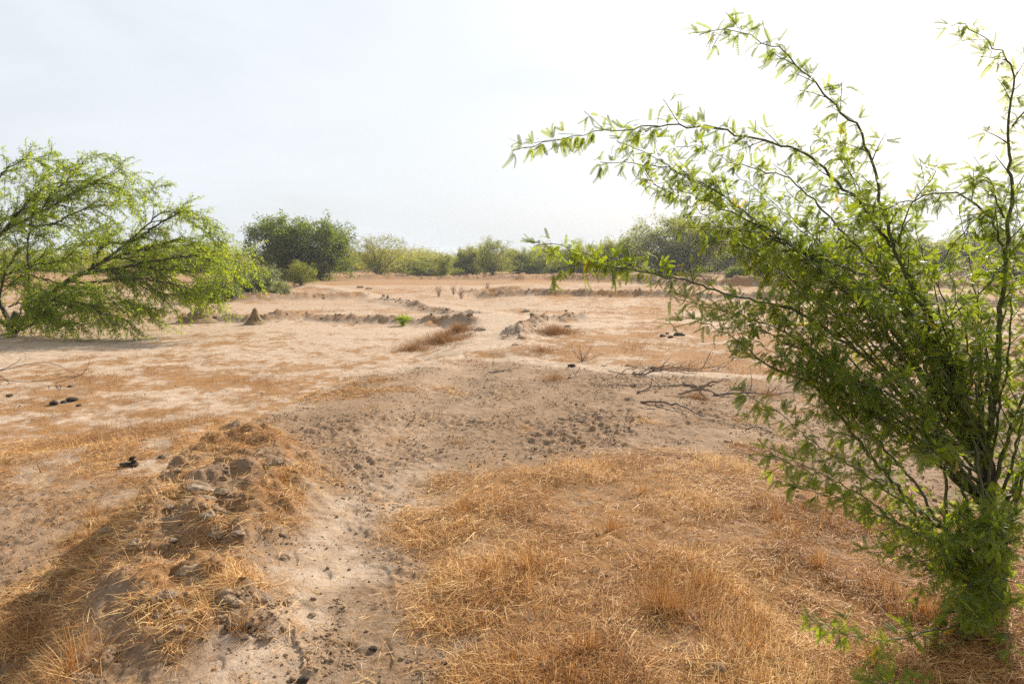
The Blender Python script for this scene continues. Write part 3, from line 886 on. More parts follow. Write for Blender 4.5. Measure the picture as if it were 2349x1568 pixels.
for k, (r_, ln) in enumerate([
    (0.028, [(1450, 861, 0.02), (1480, 858, 0.05), (1510, 850, 0.06), (1560, 853, 0.05), (1600, 858, 0.02)]),
    (0.018, [(1425, 861, 0.0), (1440, 845, 0.08), (1470, 843, 0.1), (1500, 852, 0.05)]),
    (0.016, [(1500, 856, 0.03), (1530, 845, 0.08), (1580, 846, 0.08), (1650, 838, 0.1), (1680, 822, 0.15)]),
    (0.014, [(1395, 851, 0.0), (1430, 857, 0.02), (1480, 859, 0.02)]),
    (0.014, [(1470, 859, 0.02), (1500, 845, 0.08), (1530, 838, 0.1), (1560, 842, 0.08), (1620, 850, 0.05)]),
    (0.012, [(1540, 858, 0.02), (1590, 856, 0.05), (1660, 850, 0.06)]),
    (0.012, [(1456, 862, 0.0), (1452, 848, 0.08), (1460, 842, 0.1)])]):
    mb = MB(); pts = []
    for px, py, h in ln:
        b = P(px, py, bp[1] + 0.3 * (k % 3) - 0.3); b[2] = max(b[2], hgt(b[0], b[1]) + r_)
        pts.append(b)
    p3 = smooth_path(pts, 0.08); p3 += RNG.normal(0, 0.006, p3.shape); n = len(p3)
    mb.tube(p3, np.linspace(r_, r_ * 0.3, n) * 0.55, 6)
    for _ in range(5):
        i = RNG.integers(2, n - 1)
        d = unit(p3[i] - p3[i - 1] + RNG.normal(0, 0.05, 3) + np.array([0, 0, 0.03])); l = RNG.uniform(0.12, 0.42)
        q = p3[i] + d * np.linspace(0, l, 7)[:, None] + np.cumsum(RNG.normal(0, 0.012, (7, 3)), 0)
        mb.tube(q, np.linspace(r_ * 0.35, 0.002, 7), 4)
    mb.build("stick", M_STICK_PALE if k in (1, 6) else M_STICK, brush, smooth=True)
rp_ = hit(1600, 908)
root = thing("dead_root", rp_, "grey upturned dead root with splayed arms behind the long fallen branch", "root")
mb = MB()
for dx, dy, dz, r_ in [(-0.12, 0.05, 0.13, 0.026), (0.18, 0, 0.09, 0.022), (-0.25, -0.1, -0.01, 0.022), (0.05, -0.3, -0.02, 0.02), (0.28, 0.05, 0.08, 0.02), (-0.3, 0.1, 0.06, 0.02), (0.24, -0.2, -0.02, 0.016)]:
    q = rp_ + np.array([0, 0, 0.09]) + np.linspace(0, 1, 8)[:, None] * np.array([dx, dy, dz - 0.03]) + np.cumsum(RNG.normal(0, 0.010, (8, 3)), 0)
    mb.tube(q, np.linspace(r_, r_ * 0.45, 8), 6)
mb.build("root_arm", M_CLODG, root, smooth=True)
# bare arching twigs at the left edge
tw0 = hit(-30, 880)
twig = thing("bare_branch", tw0, "bare arching dead branch reaching in from the left frame edge", "branch")
for ln in [[(-60, 862), (0, 850), (60, 836), (115, 832), (170, 855), (205, 868)], [(-60, 860), (0, 870), (50, 875), (120, 870), (160, 858), (173, 848)],
           [(-60, 850), (0, 862), (30, 885), (60, 890), (120, 880), (180, 862), (200, 845)], [(-40, 860), (10, 845), (40, 830), (48, 820)], [(150, 865), (185, 860), (205, 830), (196, 812)]]:
    pts = [P(a, b, tw0[1] + 0.15 * RNG.uniform(-1, 1)) for a, b in ln]
    mb = MB(); p3 = smooth_path(pts, 0.05); mb.tube(p3, np.linspace(0.009, 0.003, len(p3)), 5)
    mb.build("twig", M_STICK, twig, smooth=True)
sticks("twig_stub", "small forked dead twig standing in the trodden earth at the left", "twig", [(0.007, (92, 1083, 0), (88, 1068, 0.05), (84, 1055, 0.1)), (0.004, (88, 1066, 0.05), (96, 1056, 0.1))])
for px, py, lab in [(1335, 829, "thin leaning dead weed in front of the salty field right of the fork"), (1080, 768, "pale bare weed stalks in the tall grass by the boulder clod")]:
    c = hit(px, py); mb = MB()
    for _ in range(9):
        d = unit(np.array([RNG.normal(0.3, 0.6), RNG.normal(0, 0.4), RNG.uniform(0.4, 1)])); l = RNG.uniform(0.15, 0.5)
        q = c + d * np.linspace(0, l, 8)[:, None] + np.cumsum(RNG.normal(0, 0.012, (8, 3)), 0)
        mb.tube(q, np.linspace(0.007, 0.003, 8), 4)
    o = mb.build("dead_weed", M_STICK_PALE if px < 1200 else M_STICK); recenter(o, c); tag(o, lab, "weed")
for px, py, h, lab in [(1006, 681, 0.75, "dry brown weed bush, left one of three standing in a row far down the path"), (1040, 676, 0.7, "dry brown weed bush, middle one of three far down the path"),
                       (1058, 685, 0.75, "dry brown weed bush, right one of three far down the path"), (1118, 664, 0.6, "thin brown weed behind the orange grass hummock")]:
    c = hit(px, py); mb = MB()
    for _ in range(16):
        a = RNG.uniform(0, 6.28); d = unit(np.array([math.cos(a) * 0.35, math.sin(a) * 0.35, 1])); l = h * RNG.uniform(0.5, 1)
        q = c + d * np.linspace(0, l, 7)[:, None] + np.cumsum(RNG.normal(0, 0.02, (7, 3)), 0)
        mb.tube(q, np.linspace(0.008, 0.005, 7), 3)
        for _ in range(3):
            k = RNG.integers(2, 7); e = unit(RNG.normal(0, 1, 3) + np.array([0, 0, 0.6]))
            mb.tube(q[k] + e * np.linspace(0, RNG.uniform(0.08, 0.25), 3)[:, None], [0.006, 0.005, 0.004], 3)
    o = mb.build("dry_weed", M_WEED); recenter(o, c); tag(o, lab, "weed", "dry weeds far down the path")

# ------------------------------------------------------------------ leaves
def pinna_template(npair, length, droop, fold, wide):
    """one feathery pinna along +Y: rachis strip and paired leaflets as kites"""
    V, Q = [], []
    s = np.linspace(0.06, 1.0, npair)
    def pos(t): return np.array([0, length * (t - 0.10 * abs(droop) * t * t), -droop * length * t * t])
    def tanv(t):
        d = pos(min(t + 0.02, 1)) - pos(t - 0.02); return d / np.linalg.norm(d)
    for t in s:
        p = pos(t); d = tanv(t)
        ll = wide * (0.75 + 0.5 * math.sin(math.pi * min(1, 0.15 + 0.8 * t)))
        for sg in (-1, 1):
            out = np.array([sg * math.cos(fold), 0, math.sin(fold)])
            ax = out * 0.93 + d * 0.38; ax /= np.linalg.norm(ax)
            w = d * length / npair * 0.66
            n = len(V)
            V += [p - w * 0.55, p + w * 0.55, p + ax * ll + w * 0.50, p + ax * ll * 0.97 - w * 0.55]
            Q.append((n, n + 1, n + 2, n + 3) if sg > 0 else (n, n + 3, n + 2, n + 1))
    n = len(V); w = np.array([length * 0.008, 0, 0])
    for t in (0, 0.5, 1.0): V += [pos(t) - w, pos(t) + w]
    Q += [(n, n + 1, n + 3, n + 2), (n + 2, n + 3, n + 5, n + 4)]
    return np.array(V), np.array(Q)
PIN = [pinna_template(13, 1, 0.15, 0.15, 0.125), pinna_template(13, 1, 0.45, 0.30, 0.12), pinna_template(13, 1, -0.15, 0.05, 0.13), pinna_template(13, 1, 0.7, 0.5, 0.115)]

def put_pinnae(mb, pos, dirs, ups, size, tint):
    pos, dirs, ups = np.asarray(pos), unit(dirs), np.asarray(ups)
    which = RNG.integers(0, len(PIN), len(pos))
    xs = unit(np.cross(dirs, ups)); zs = np.cross(xs, dirs)
    for k, (T, Q) in enumerate(PIN):
        m = which == k
        if not m.any(): continue
        v = (T[None, :, 0, None] * xs[m][:, None] + T[None, :, 1, None] * dirs[m][:, None] + T[None, :, 2, None] * zs[m][:, None]) * size[m][:, None, None] + pos[m][:, None]
        n = m.sum()
        q = (np.arange(n)[:, None, None] * len(T) + Q[None]).reshape(-1, 4)
        mb.add(v.reshape(-1, 3), q, tint=np.repeat(tint[m], len(T)))

def put_kites(mb, pos, dirs, ups, ln, wd, tint):
    dirs = unit(dirs); xs = unit(np.cross(dirs, ups)); n = len(pos)
    zs = np.cross(xs, dirs)
    a = pos; b = pos + dirs * (ln * 0.5)[:, None] + xs * (wd * 0.5)[:, None] + zs * (ln * 0.10)[:, None]
    c = pos + dirs * ln[:, None] - zs * (ln * 0.08)[:, None]; d = pos + dirs * (ln * 0.5)[:, None] - xs * (wd * 0.5)[:, None] + zs * (ln * 0.10)[:, None]
    v = np.stack([a, b, c, d], 1).reshape(-1, 3)
    mb.add(v, np.arange(n * 4).reshape(-1, 4), tint=np.repeat(tint, 4))

class Leafer:
    """collects nodes, then turns each into a spray of feathery pinnae"""
    def __init__(s): s.p, s.d = [], []
    def nodes(s, pts, tans): s.p.append(pts); s.d.append(tans)
    def count(s): return sum(len(a) for a in s.p)
    def make(s, mb, size=0.050, lo=2, hi=3, yellow=0.012, shade=0.0):
        if not s.p: return
        p, t = np.concatenate(s.p), unit(np.concatenate(s.d))
        rep = RNG.integers(lo, hi + 1, len(p)); p, t = np.repeat(p, rep, 0), np.repeat(t, rep, 0)
        n = len(p)
        rnd = RNG.normal(0, 1, (n, 3)); rnd -= t * (rnd * t).sum(1)[:, None]
        ld = unit(unit(rnd) + 0.35 * t + np.array([0, 0, 0.05]))
        pet = RNG.uniform(0.008, 0.02, n)
        base = p + ld * pet[:, None]
        up = unit(np.array([0, 0, 1.0]) + RNG.normal(0, 0.55, (n, 3)))
        sd = unit(np.cross(ld, up))
        tint = np.clip(RNG.beta(2.3, 2.0, n) * 0.9, 0, 0.92)
        tint = np.where(RNG.random(n) < yellow, RNG.uniform(0.95, 1.0, n), tint)
        pos, dr, uu, sz, tt = [], [], [], [], []
        two = RNG.random(n)
        sag = np.array([0, 0, -0.30])
        for sgn in (-1, 1):
            k = np.ones(n, bool) if sgn < 0 else two < 0.85
            pos.append(base[k]); dr.append(ld[k] * 0.82 + sd[k] * sgn * 0.45 + sag * RNG.random(k.sum())[:, None]); uu.append(up[k]); tt.append(tint[k])
            sz.append(size * RNG.uniform(0.65, 1.25, k.sum()))
        k = two < 0.30
        for sgn in (-1, 1):
            pos.append(base[k] + ld[k] * 0.012); dr.append(ld[k] * 0.95 + sd[k] * sgn * 0.25 + sag * 0.5); uu.append(up[k]); tt.append(tint[k]); sz.append(size * RNG.uniform(0.6, 1.1, k.sum()))
        put_pinnae(mb, np.concatenate(pos), np.concatenate(dr), np.concatenate(uu), np.concatenate(sz), np.concatenate(tt))

def shoot(start, d, length, droop, step=0.03, wob=0.10):
    n = max(4, int(length / step)); p = [np.array(start)]; d = unit(d)
    for i in range(n):
        d = unit(d + RNG.normal(0, wob, 3) * math.sqrt(step / 0.03) * 0.5 + np.array([0, 0, -droop * step]))
        p.append(p[-1] + d * step)
    return np.array(p)

# ------------------------------------------------------------------ the near leafy bush on the right
bush_base = np.array([2.27, 3.12, 0.0]); bush_base[2] = hgt(bush_base[0], bush_base[1])
bush = thing("mesquite_bush", bush_base, "large thorny green bush with feathery leaves filling the right foreground", "bush")
def bush_branch(pts, r0, twig_gap=0.10, twig_len=(0.08, 0.30), leaf_from=0.0, leaf_gap=0.034, lo=2, hi=3, size=0.050, twig_from=0.12, thorns=True, label=None, twig_up=0.1, sub=0.35):
    """pts run from the thick end to the tip, in metres"""
    p = smooth_path(pts, 0.035); n = len(p)
    zig = RNG.normal(0, 0.0045, p.shape); zig[:2] = 0
    p = p + zig
    s = np.linspace(0, 1, n)
    rad = np.maximum(0.72 * r0 * (1 - s) ** 0.8, 0.0016)
    wood, lf = MB(), Leafer()
    wood.tube(p, rad, 7)
    tan = unit(np.gradient(p, axis=0))
    L_ = np.linalg.norm(np.diff(p, axis=0), axis=1).sum(); ds = L_ / (n - 1)
    k = np.arange(int(leaf_from * n), n, max(1, int(round(leaf_gap / ds))))
    lf.nodes(p[k], tan[k])
    acc = twig_from * L_
    while acc < 0.97 * L_:
        i = min(n - 1, int(acc / ds))
        fr = acc / L_
        rnd = RNG.normal(0, 1, 3); rnd -= tan[i] * rnd.dot(tan[i]); rnd = unit(rnd)
        d = unit(tan[i] * 0.75 + rnd * 0.7 + np.array([0, 0, twig_up]))
        ln = RNG.uniform(*twig_len) * (1.0 - 0.55 * fr)
        q = shoot(p[i], d, ln, 0.5)
        wood.tube(q, np.linspace(min(rad[i] * 0.55, 0.0035), 0.0012, len(q)), 5)
        tq = unit(np.gradient(q, axis=0))
        lf.nodes(q[1::2], tq[1::2])
        if RNG.random() < sub and ln > 0.15:
            j = RNG.integers(1, len(q) - 1)
            r2 = RNG.normal(0, 1, 3); q2 = shoot(q[j], tq[j] + 0.8 * unit(r2), ln * 0.5, 0.5)
            wood.tube(q2, np.linspace(0.002, 0.001, len(q2)), 4)
            lf.nodes(q2[1::2], unit(np.gradient(q2, axis=0))[1::2])
        acc += twig_gap * RNG.uniform(0.6, 1.5)
    if thorns:
        for i in range(int(0.1 * n), n, 2):
            for sg in (-1, 1):
                r = RNG.normal(0, 1, 3); r -= tan[i] * r.dot(tan[i]); r = unit(r)
                l = RNG.uniform(0.008, 0.022)
                wood.tube(np.array([p[i], p[i] + (r + 0.3 * tan[i]) * l]), [0.0012, 0.0003], 3, cap=False)
    b = wood.build("branch", M_STEM, bush, smooth=True)
    if label: b['label'] = label
    fm = MB(); lf.make(fm, size, lo, hi)
    o = fm.build("foliage", M_LEAF, bush); 
    o.parent = b; o.location = (0, 0, 0)
    return b, lf.count()

def B3(lst, d_tip, d_root):                # traced tip -> root in the photo; returned root -> tip in the scene
    n = len(lst); pr = list(reversed(lst))
    return [P(x, y, d_root + (d_tip - d_root) * (i / (n - 1))) for i, (x, y) in enumerate(pr)]

# trunk
mb = MB()
tr_px = [(2292, 1385, 3.12), (2282, 1300, 3.12), (2272, 1200, 3.13), (2266, 1100, 3.12), (2258, 1040, 3.10)]
tp = smooth_path([bush_base - np.array([0, 0, 0.08])] + [P(*q) for q in tr_px], 0.05)
tp += RNG.normal(0, 0.004, tp.shape)
mb.tube(tp, np.linspace(0.045, 0.027, len(tp)), 10)
bush_trunk = mb.build("trunk", M_BARK, bush, smooth=True)

BR = [   # traced in the photo tip -> root, depth at tip, depth at root, root radius, options
    ([(1610, 77), (1659, 66), (1725, 84), (1787, 113), (1828, 148), (1874, 194), (1915, 240), (1961, 287), (1986, 327), (1999, 368), (2017, 440), (2032, 496), (2048, 558), (2078, 629), (2110, 700), (2150, 800), (2205, 900), (2262, 1045)], 2.7, 3.1, 0.017, dict(twig_gap=0.085, twig_len=(0.03, 0.10), leaf_gap=0.030, label="tallest branch arching up to the upper left over the sky")),
    ([(1178, 348), (1249, 330), (1341, 307), (1434, 297), (1531, 287), (1623, 294), (1710, 312), (1792, 333), (1863, 358), (1904, 404), (1966, 455), (2010, 520), (2063, 590), (2120, 690), (2180, 830), (2262, 1045)], 2.75, 3.1, 0.015, dict(twig_gap=0.085, twig_len=(0.03, 0.12), leaf_gap=0.032, label="longest branch reaching far left across the sky")),
    ([(1423, 327), (1495, 358), (1572, 404), (1638, 440), (1700, 481), (1761, 532), (1828, 573), (1915, 604), (2017, 650), (2100, 730), (2180, 860), (2262, 1045)], 3.0, 3.12, 0.014, dict(twig_gap=0.09, twig_len=(0.06, 0.22))),
    ([(1372, 374), (1454, 374), (1515, 381), (1582, 404), (1660, 450)], 3.05, 3.05, 0.006, dict(twig_gap=0.12, twig_len=(0.05, 0.15))),
    ([(1495, 425), (1546, 435), (1608, 455), (1659, 476), (1720, 507), (1782, 542), (1850, 585)], 3.0, 3.08, 0.008, dict(twig_gap=0.10, twig_len=(0.06, 0.2))),
    ([(1556, 338), (1597, 333), (1643, 353), (1689, 374), (1761, 394), (1812, 409), (1853, 450), (1889, 486), (1945, 542), (1991, 594), (2060, 680), (2140, 800), (2262, 1045)], 3.7, 3.2, 0.014, dict(twig_gap=0.08, twig_len=(0.08, 0.25))),
    ([(1869, 307), (1900, 330), (1950, 400), (1990, 500), (2040, 600), (2100, 720), (2200, 900)], 3.9, 3.3, 0.010, dict(twig_gap=0.10, twig_len=(0.06, 0.2))),
    ([(1930, 312), (1945, 358), (1961, 409), (1986, 461), (2030, 560), (2100, 700)], 3.8, 3.3, 0.008, dict(twig_gap=0.10, twig_len=(0.06, 0.18))),
    ([(1224, 560), (1265, 558), (1316, 573), (1377, 591), (1434, 601), (1495, 624), (1556, 640), (1608, 658), (1659, 673), (1720, 686), (1792, 700), (1870, 740), (1990, 820), (2120, 930), (2262, 1060)], 2.6, 3.08, 0.015, dict(twig_gap=0.10, twig_len=(0.05, 0.22), label="long low branch pointing left in front of the far trees")),
    ([(1265, 622), (1331, 606), (1393, 611), (1454, 619), (1540, 640)], 2.65, 2.72, 0.006, dict(twig_gap=0.12, twig_len=(0.05, 0.14))),
    ([(1567, 527), (1633, 522), (1700, 527), (1761, 542), (1840, 590), (1950, 680)], 3.0, 3.1, 0.007, dict(twig_gap=0.12, twig_len=(0.05, 0.14))),
    ([(1623, 558), (1689, 563), (1761, 573), (1833, 588), (1900, 630), (1990, 720), (2090, 850)], 2.9, 3.0, 0.008, dict(twig_gap=0.11, twig_len=(0.05, 0.2))),
    ([(1540, 685), (1600, 695), (1680, 720), (1760, 745), (1850, 790), (1950, 870), (2080, 980), (2240, 1120)], 2.7, 3.05, 0.012, dict(twig_gap=0.085, twig_len=(0.08, 0.28))),
    ([(1548, 750), (1598, 738), (1649, 755), (1694, 783), (1733, 817), (1789, 851), (1851, 873), (1885, 907), (1929, 957), (1963, 1002), (1997, 1047), (2036, 1092), (2087, 1148), (2137, 1193), (2193, 1238), (2280, 1340)], 2.65, 3.1, 0.018, dict(twig_gap=0.10, twig_len=(0.06, 0.25), label="low thick branch sloping down to the trunk")),
    ([(1694, 887), (1739, 924), (1789, 946), (1828, 980), (1873, 1019), (1929, 1053), (1991, 1092), (2053, 1137), (2130, 1200)], 2.6, 2.95, 0.007, dict(twig_gap=0.14, twig_len=(0.04, 0.12))),
    ([(1750, 1030), (1800, 1047), (1862, 1075), (1913, 1103), (1974, 1137), (2030, 1176), (2098, 1227), (2200, 1300), (2285, 1375)], 2.55, 3.05, 0.009, dict(twig_gap=0.11, twig_len=(0.05, 0.18))),
    ([(1812, 1112), (1873, 1128), (1929, 1148), (1997, 1176), (2081, 1210), (2180, 1270), (2285, 1370)], 2.5, 3.05, 0.008, dict(twig_gap=0.12, twig_len=(0.05, 0.16))),
    ([(1851, 1412), (1907, 1440), (1963, 1462), (2030, 1468), (2098, 1457), (2165, 1440), (2232, 1423), (2300, 1395)], 2.42, 2.85, 0.008, dict(twig_gap=0.13, twig_len=(0.04, 0.14), label="lowest branch trailing over the straw")),
    ([(1997, 1266), (2053, 1277), (2109, 1283), (2176, 1300), (2285, 1375)], 2.6, 3.0, 0.008, dict(twig_gap=0.09, twig_len=(0.06, 0.2))),
    ([(2186, 56), (2211, 56), (2247, 82), (2283, 107), (2319, 148), (2321, 205), (2314, 256), (2314, 327), (2316, 389), (2321, 450), (2309, 573), (2298, 665), (2293, 742), (2294, 800), (2283, 912), (2262, 1040)], 2.75, 3.08, 0.020, dict(twig_gap=0.11, twig_len=(0.03, 0.10), leaf_gap=0.030, label="upright branch at the right frame edge")),
    ([(2440, 150), (2380, 215), (2322, 290)], 2.8, 2.85, 0.006, dict(twig_gap=0.12, twig_len=(0.04, 0.1))),
    ([(2119, 384), (2150, 395), (2120, 430), (2085, 475), (2060, 560)], 2.9, 3.0, 0.006, dict(twig_gap=0.10, twig_len=(0.04, 0.14))),
    ([(1920, 512), (1986, 491), (2048, 471), (2119, 450), (2196, 445), (2260, 490), (2310, 580)], 2.75, 2.95, 0.008, dict(twig_gap=0.08, twig_len=(0.06, 0.22))),
    ([(2227, 409), (2262, 404), (2283, 450), (2303, 500)], 2.75, 2.9, 0.006, dict(twig_gap=0.08, twig_len=(0.05, 0.16))),
    ([(2119, 640), (2160, 604), (2196, 553), (2240, 500), (2300, 470)], 2.9, 3.0, 0.006, dict(twig_gap=0.10, twig_len=(0.06, 0.2))),
    ([(2420, 470), (2349, 540), (2324, 573), (2273, 640), (2222, 691), (2170, 737), (2135, 820), (2180, 920), (2260, 1050)], 2.85, 3.05, 0.011, dict(twig_gap=0.09, twig_len=(0.06, 0.2))),
    ([(2420, 640), (2390, 760), (2349, 900), (2310, 1010), (2275, 1120)], 2.8, 3.1, 0.014, dict(twig_gap=0.09, twig_len=(0.08, 0.25))),
    ([(2500, 900), (2430, 980), (2349, 1080), (2290, 1180)], 3.0, 3.12, 0.016, dict(twig_gap=0.10, twig_len=(0.08, 0.25))),
    ([(1990, 1560), (2050, 1572), (2120, 1590), (2250, 1600)], 2.2, 2.5, 0.005, dict(twig_gap=0.10, twig_len=(0.05, 0.12))),
    ]
tot = 0
for pxs, dt, dr, r0, kw in BR:
    tot += bush_branch(B3(pxs, dt, dr), r0, **kw)[1]
# more stems filling the crown, each from the trunk or the stool to a point on the crown's outside
FILL = [(1830, 660, 2.9), (1900, 560, 3.3), (1960, 620, 2.75), (2010, 540, 3.5), (1760, 720, 3.2), (1850, 760, 2.8), (1940, 720, 3.4), (2040, 640, 2.9), (2110, 560, 3.6), (2180, 520, 3.0),
        (2240, 560, 3.4), (2330, 600, 2.8), (2380, 520, 3.3), (2150, 640, 2.8), (2080, 760, 2.65), (1900, 850, 2.75), (1980, 800, 3.5), (2050, 850, 2.7), (1960, 880, 3.3),
        (2130, 780, 2.6), (2230, 720, 2.7), (2320, 760, 2.65), (2380, 820, 2.8), (2200, 880, 2.6), (2080, 960, 2.6), (2120, 1060, 2.55),
        (2180, 1150, 2.55), (2100, 1220, 2.6), (2240, 1250, 2.6), (2330, 1180, 2.65), (2180, 1360, 2.6), (2250, 1440, 2.55), (2330, 1400, 2.6), (2380, 1050, 2.9), (2340, 1500, 2.5),
        (1500, 405, 3.3), (1600, 430, 3.5), (1680, 395, 3.7), (1750, 455, 3.4), (1800, 425, 3.9), (1700, 520, 3.2), (1850, 480, 3.6), (1620, 490, 3.1), (1900, 430, 3.9), (1950, 450, 3.3), (1560, 370, 3.7),
        (1660, 640, 2.8), (1740, 620, 3.3), (1820, 560, 3.5), (2290, 520, 3.0), (2200, 600, 2.75), (2330, 680, 3.3), (2080, 520, 3.1), (2140, 480, 3.4), (2000, 470, 3.6), (2300, 840, 3.4), (2150, 900, 3.4), (2230, 1200, 2.8), (2310, 1250, 2.7), (2195, 1110, 2.75), (2290, 1120, 2.65), (2150, 1250, 2.8), (2345, 1330, 2.7), (2260, 1335, 2.7), (2200, 1420, 2.65), (2300, 1480, 2.55), (2110, 1335, 2.75), (2330, 1150, 3.2), (2240, 1260, 3.4),
        (1880, 700, 2.7), (1800, 800, 2.75), (2250, 640, 3.7), (2160, 700, 3.7), (2060, 700, 3.7)]
for i, (fx, fy, fd) in enumerate(FILL):
    if (i % 5 in (1, 3, 4) and 470 < fy < 1080) or (fy >= 1080 and i % 3 == 2): continue
    tip = P(fx, fy, fd)
    low = fy > 1080
    root = tp[len(tp) // 4 + (i % 5) * len(tp) // 9] if low else tp[-1 - (i % 6)]
    mid = root * 0.45 + tip * 0.55 + np.array([0, 0, 0.10 if not low else 0.03]) + RNG.normal(0, 0.05, 3)
    tot += bush_branch([root, root * 0.75 + mid * 0.25 + RNG.normal(0, 0.02, 3), mid, tip + RNG.normal(0, 0.02, 3)], 0.012 if not low else 0.009, twig_gap=0.10, twig_len=(0.08, 0.26), leaf_from=0.2 if low else 0.45, leaf_gap=0.045, twig_from=0.15 if low else 0.42, thorns=False, size=0.049)[1]
FILL2 = [(1700, 760, 2.75), (1790, 850, 2.75), (1860, 930, 2.8), (1650, 715, 2.8), (1925, 1000, 2.7), (1750, 680, 2.9), (1850, 640, 3.1), (1700, 590, 3.2), (1800, 720, 3.0), (2000, 760, 2.8), (1930, 780, 3.0), (2060, 860, 3.2)]
for i, (fx, fy, fd) in enumerate(FILL2[:8]):
    tip = P(fx, fy, fd); root = tp[-1 - (i % 6)]
    mid = root * 0.45 + tip * 0.55 + np.array([0, 0, 0.06]) + RNG.normal(0, 0.04, 3)
    tot += bush_branch([root, root * 0.75 + mid * 0.25, mid, tip], 0.010, twig_gap=0.09, twig_len=(0.06, 0.2), leaf_from=0.5, leaf_gap=0.04, twig_from=0.5, thorns=False, size=0.048)[1]
FAN = [(1900, 640, 3.0), (2010, 555, 3.2), (2100, 515, 2.9), (2200, 470, 3.2), (2335, 430, 3.0), (2400, 600, 2.8), (2430, 820, 3.0), (1850, 830, 2.9), (2270, 560, 2.8), (2150, 600, 3.4)]
for i, (fx, fy, fd) in enumerate(FAN[:8]):
    tip = P(fx, fy, fd); a = i * 2.4
    root = bush_base + np.array([math.cos(a) * 0.07, math.sin(a) * 0.07, -0.03])
    mid = root * 0.5 + tip * 0.5 + np.array([0.02, 0, 0.10]) + RNG.normal(0, 0.03, 3)
    tot += bush_branch([root, root * 0.75 + mid * 0.25 + RNG.normal(0, 0.02, 3), mid, tip], 0.014, twig_gap=0.14, twig_len=(0.06, 0.20), leaf_from=0.55, leaf_gap=0.055, twig_from=0.45)[1]
print("bush leaf nodes", tot)

# ------------------------------------------------------------------ the left tree, traced limbs
tree_base = hit(35, 764)
TD = tree_base[1]
ltree = thing("mesquite_tree", tree_base, "wide spreading light green tree with arching feathery sprays at the left edge", "tree")
print("left tree depth", TD)
mb = MB()
tt = [tree_base - np.array([0, 0, 0.2]), tree_base + np.array([-0.05, 0, 0.25]), tree_base + np.array([0.1, 0, 0.6])]
mb.tube(smooth_path(tt, 0.1), [0.12] * 3 + [0.10] * (len(smooth_path(tt, 0.1)) - 3), 9)
mb.build("trunk", M_BARK, ltree, smooth=True)
LIMBS = [   # root -> tip, depth change at tip, root radius, leaf spray from
    ([(35, 758), (90, 700), (132, 665), (168, 636), (204, 619), (230, 606), (260, 550), (330, 540), (400, 500), (470, 465), (520, 490)], 0.3, 0.11, 0.35),
    ([(200, 620), (260, 612), (330, 600), (430, 583), (500, 578), (560, 600), (600, 640)], -0.8, 0.07, 0.2),
    ([(168, 640), (240, 640), (330, 630), (420, 640), (500, 660), (545, 670)], -1.5, 0.05, 0.2),
    ([(35, 758), (-20, 640), (0, 525), (60, 490), (130, 455), (200, 410), (270, 378), (300, 360)], 0.5, 0.09, 0.35),
    ([(100, 470), (130, 420), (180, 380), (220, 335), (268, 325)], 0.2, 0.03, 0.1),
    ([(120, 460), (190, 420), (260, 400), (320, 412), (380, 412)], 0.8, 0.03, 0.15),
    ([(-40, 560), (-20, 420), (20, 360), (80, 338), (150, 345)], -0.4, 0.05, 0.2),
    ([(60, 500), (120, 500), (200, 465), (290, 450), (360, 455)], -0.7, 0.04, 0.15),
    ([(60, 740), (70, 640), (66, 560), (80, 470), (95, 400), (90, 370)], -1.0, 0.05, 0.3),
    ([(40, 758), (95, 735), (130, 700), (200, 690), (260, 715), (330, 735)], -1.5, 0.06, 0.2),
    ([(40, 760), (60, 730), (120, 690), (190, 650), (240, 660)], -2.0, 0.05, 0.2),
    ([(30, 755), (-30, 700), (-60, 600), (-120, 520), (-200, 480)], -0.5, 0.09, 0.2),
    ([(30, 755), (0, 690), (10, 620), (40, 560), (20, 480)], -1.8, 0.06, 0.3),
    ([(230, 606), (300, 560), (350, 520), (400, 475), (440, 470), (490, 500), (550, 530)], 0.9, 0.05, 0.2),
    ([(260, 590), (360, 560), (450, 540), (530, 545), (600, 560)], 1.5, 0.045, 0.15),
    ([(330, 600), (420, 610), (500, 610), (580, 590), (640, 605)], 0.0, 0.035, 0.1),
    ([(300, 580), (380, 600), (440, 650), (470, 690)], -0.6, 0.03, 0.1),
    ([(120, 680), (200, 700), (260, 690), (320, 700), (380, 720)], -1.2, 0.03, 0.1),
    ([(-20, 640), (60, 600), (140, 560), (220, 540), (300, 520)], 1.5, 0.05, 0.15),
    ([(0, 525), (80, 430), (140, 400), (240, 390), (300, 400)], 1.2, 0.05, 0.15),
    ([(-40, 560), (30, 500), (70, 430), (120, 380), (180, 360)], 1.0, 0.04, 0.2),
    ([(20, 700), (60, 690), (100, 720), (150, 740), (200, 740)], -2.2, 0.03, 0.1),
    ([(35, 758), (60, 728), (90, 715), (125, 728)], -1.2, 0.03, 0.15),
    ([(35, 758), (45, 720), (55, 690), (85, 670)], -1.6, 0.03, 0.15),
    ([(35, 758), (15, 740), (-10, 735), (-40, 748)], -1.0, 0.03, 0.2),
    ([(20, 650), (80, 600), (140, 590), (190, 560), (250, 500)], -1.0, 0.03, 0.1),
    ([(60, 620), (140, 640), (220, 670), (290, 680), (350, 690)], -1.0, 0.03, 0.1),
    ([(230, 606), (300, 620), (380, 660), (450, 670), (520, 650)], -1.2, 0.03, 0.1),
    ([(230, 606), (320, 570), (420, 555), (500, 560), (570, 590)], 0.8, 0.03, 0.1),
    ([(-60, 600), (-20, 520), (40, 470), (100, 450), (170, 440)], 0.4, 0.04, 0.1),
    ([(-60, 700), (0, 640), (60, 650), (110, 660), (170, 700)], -1.5, 0.03, 0.1),
    ]
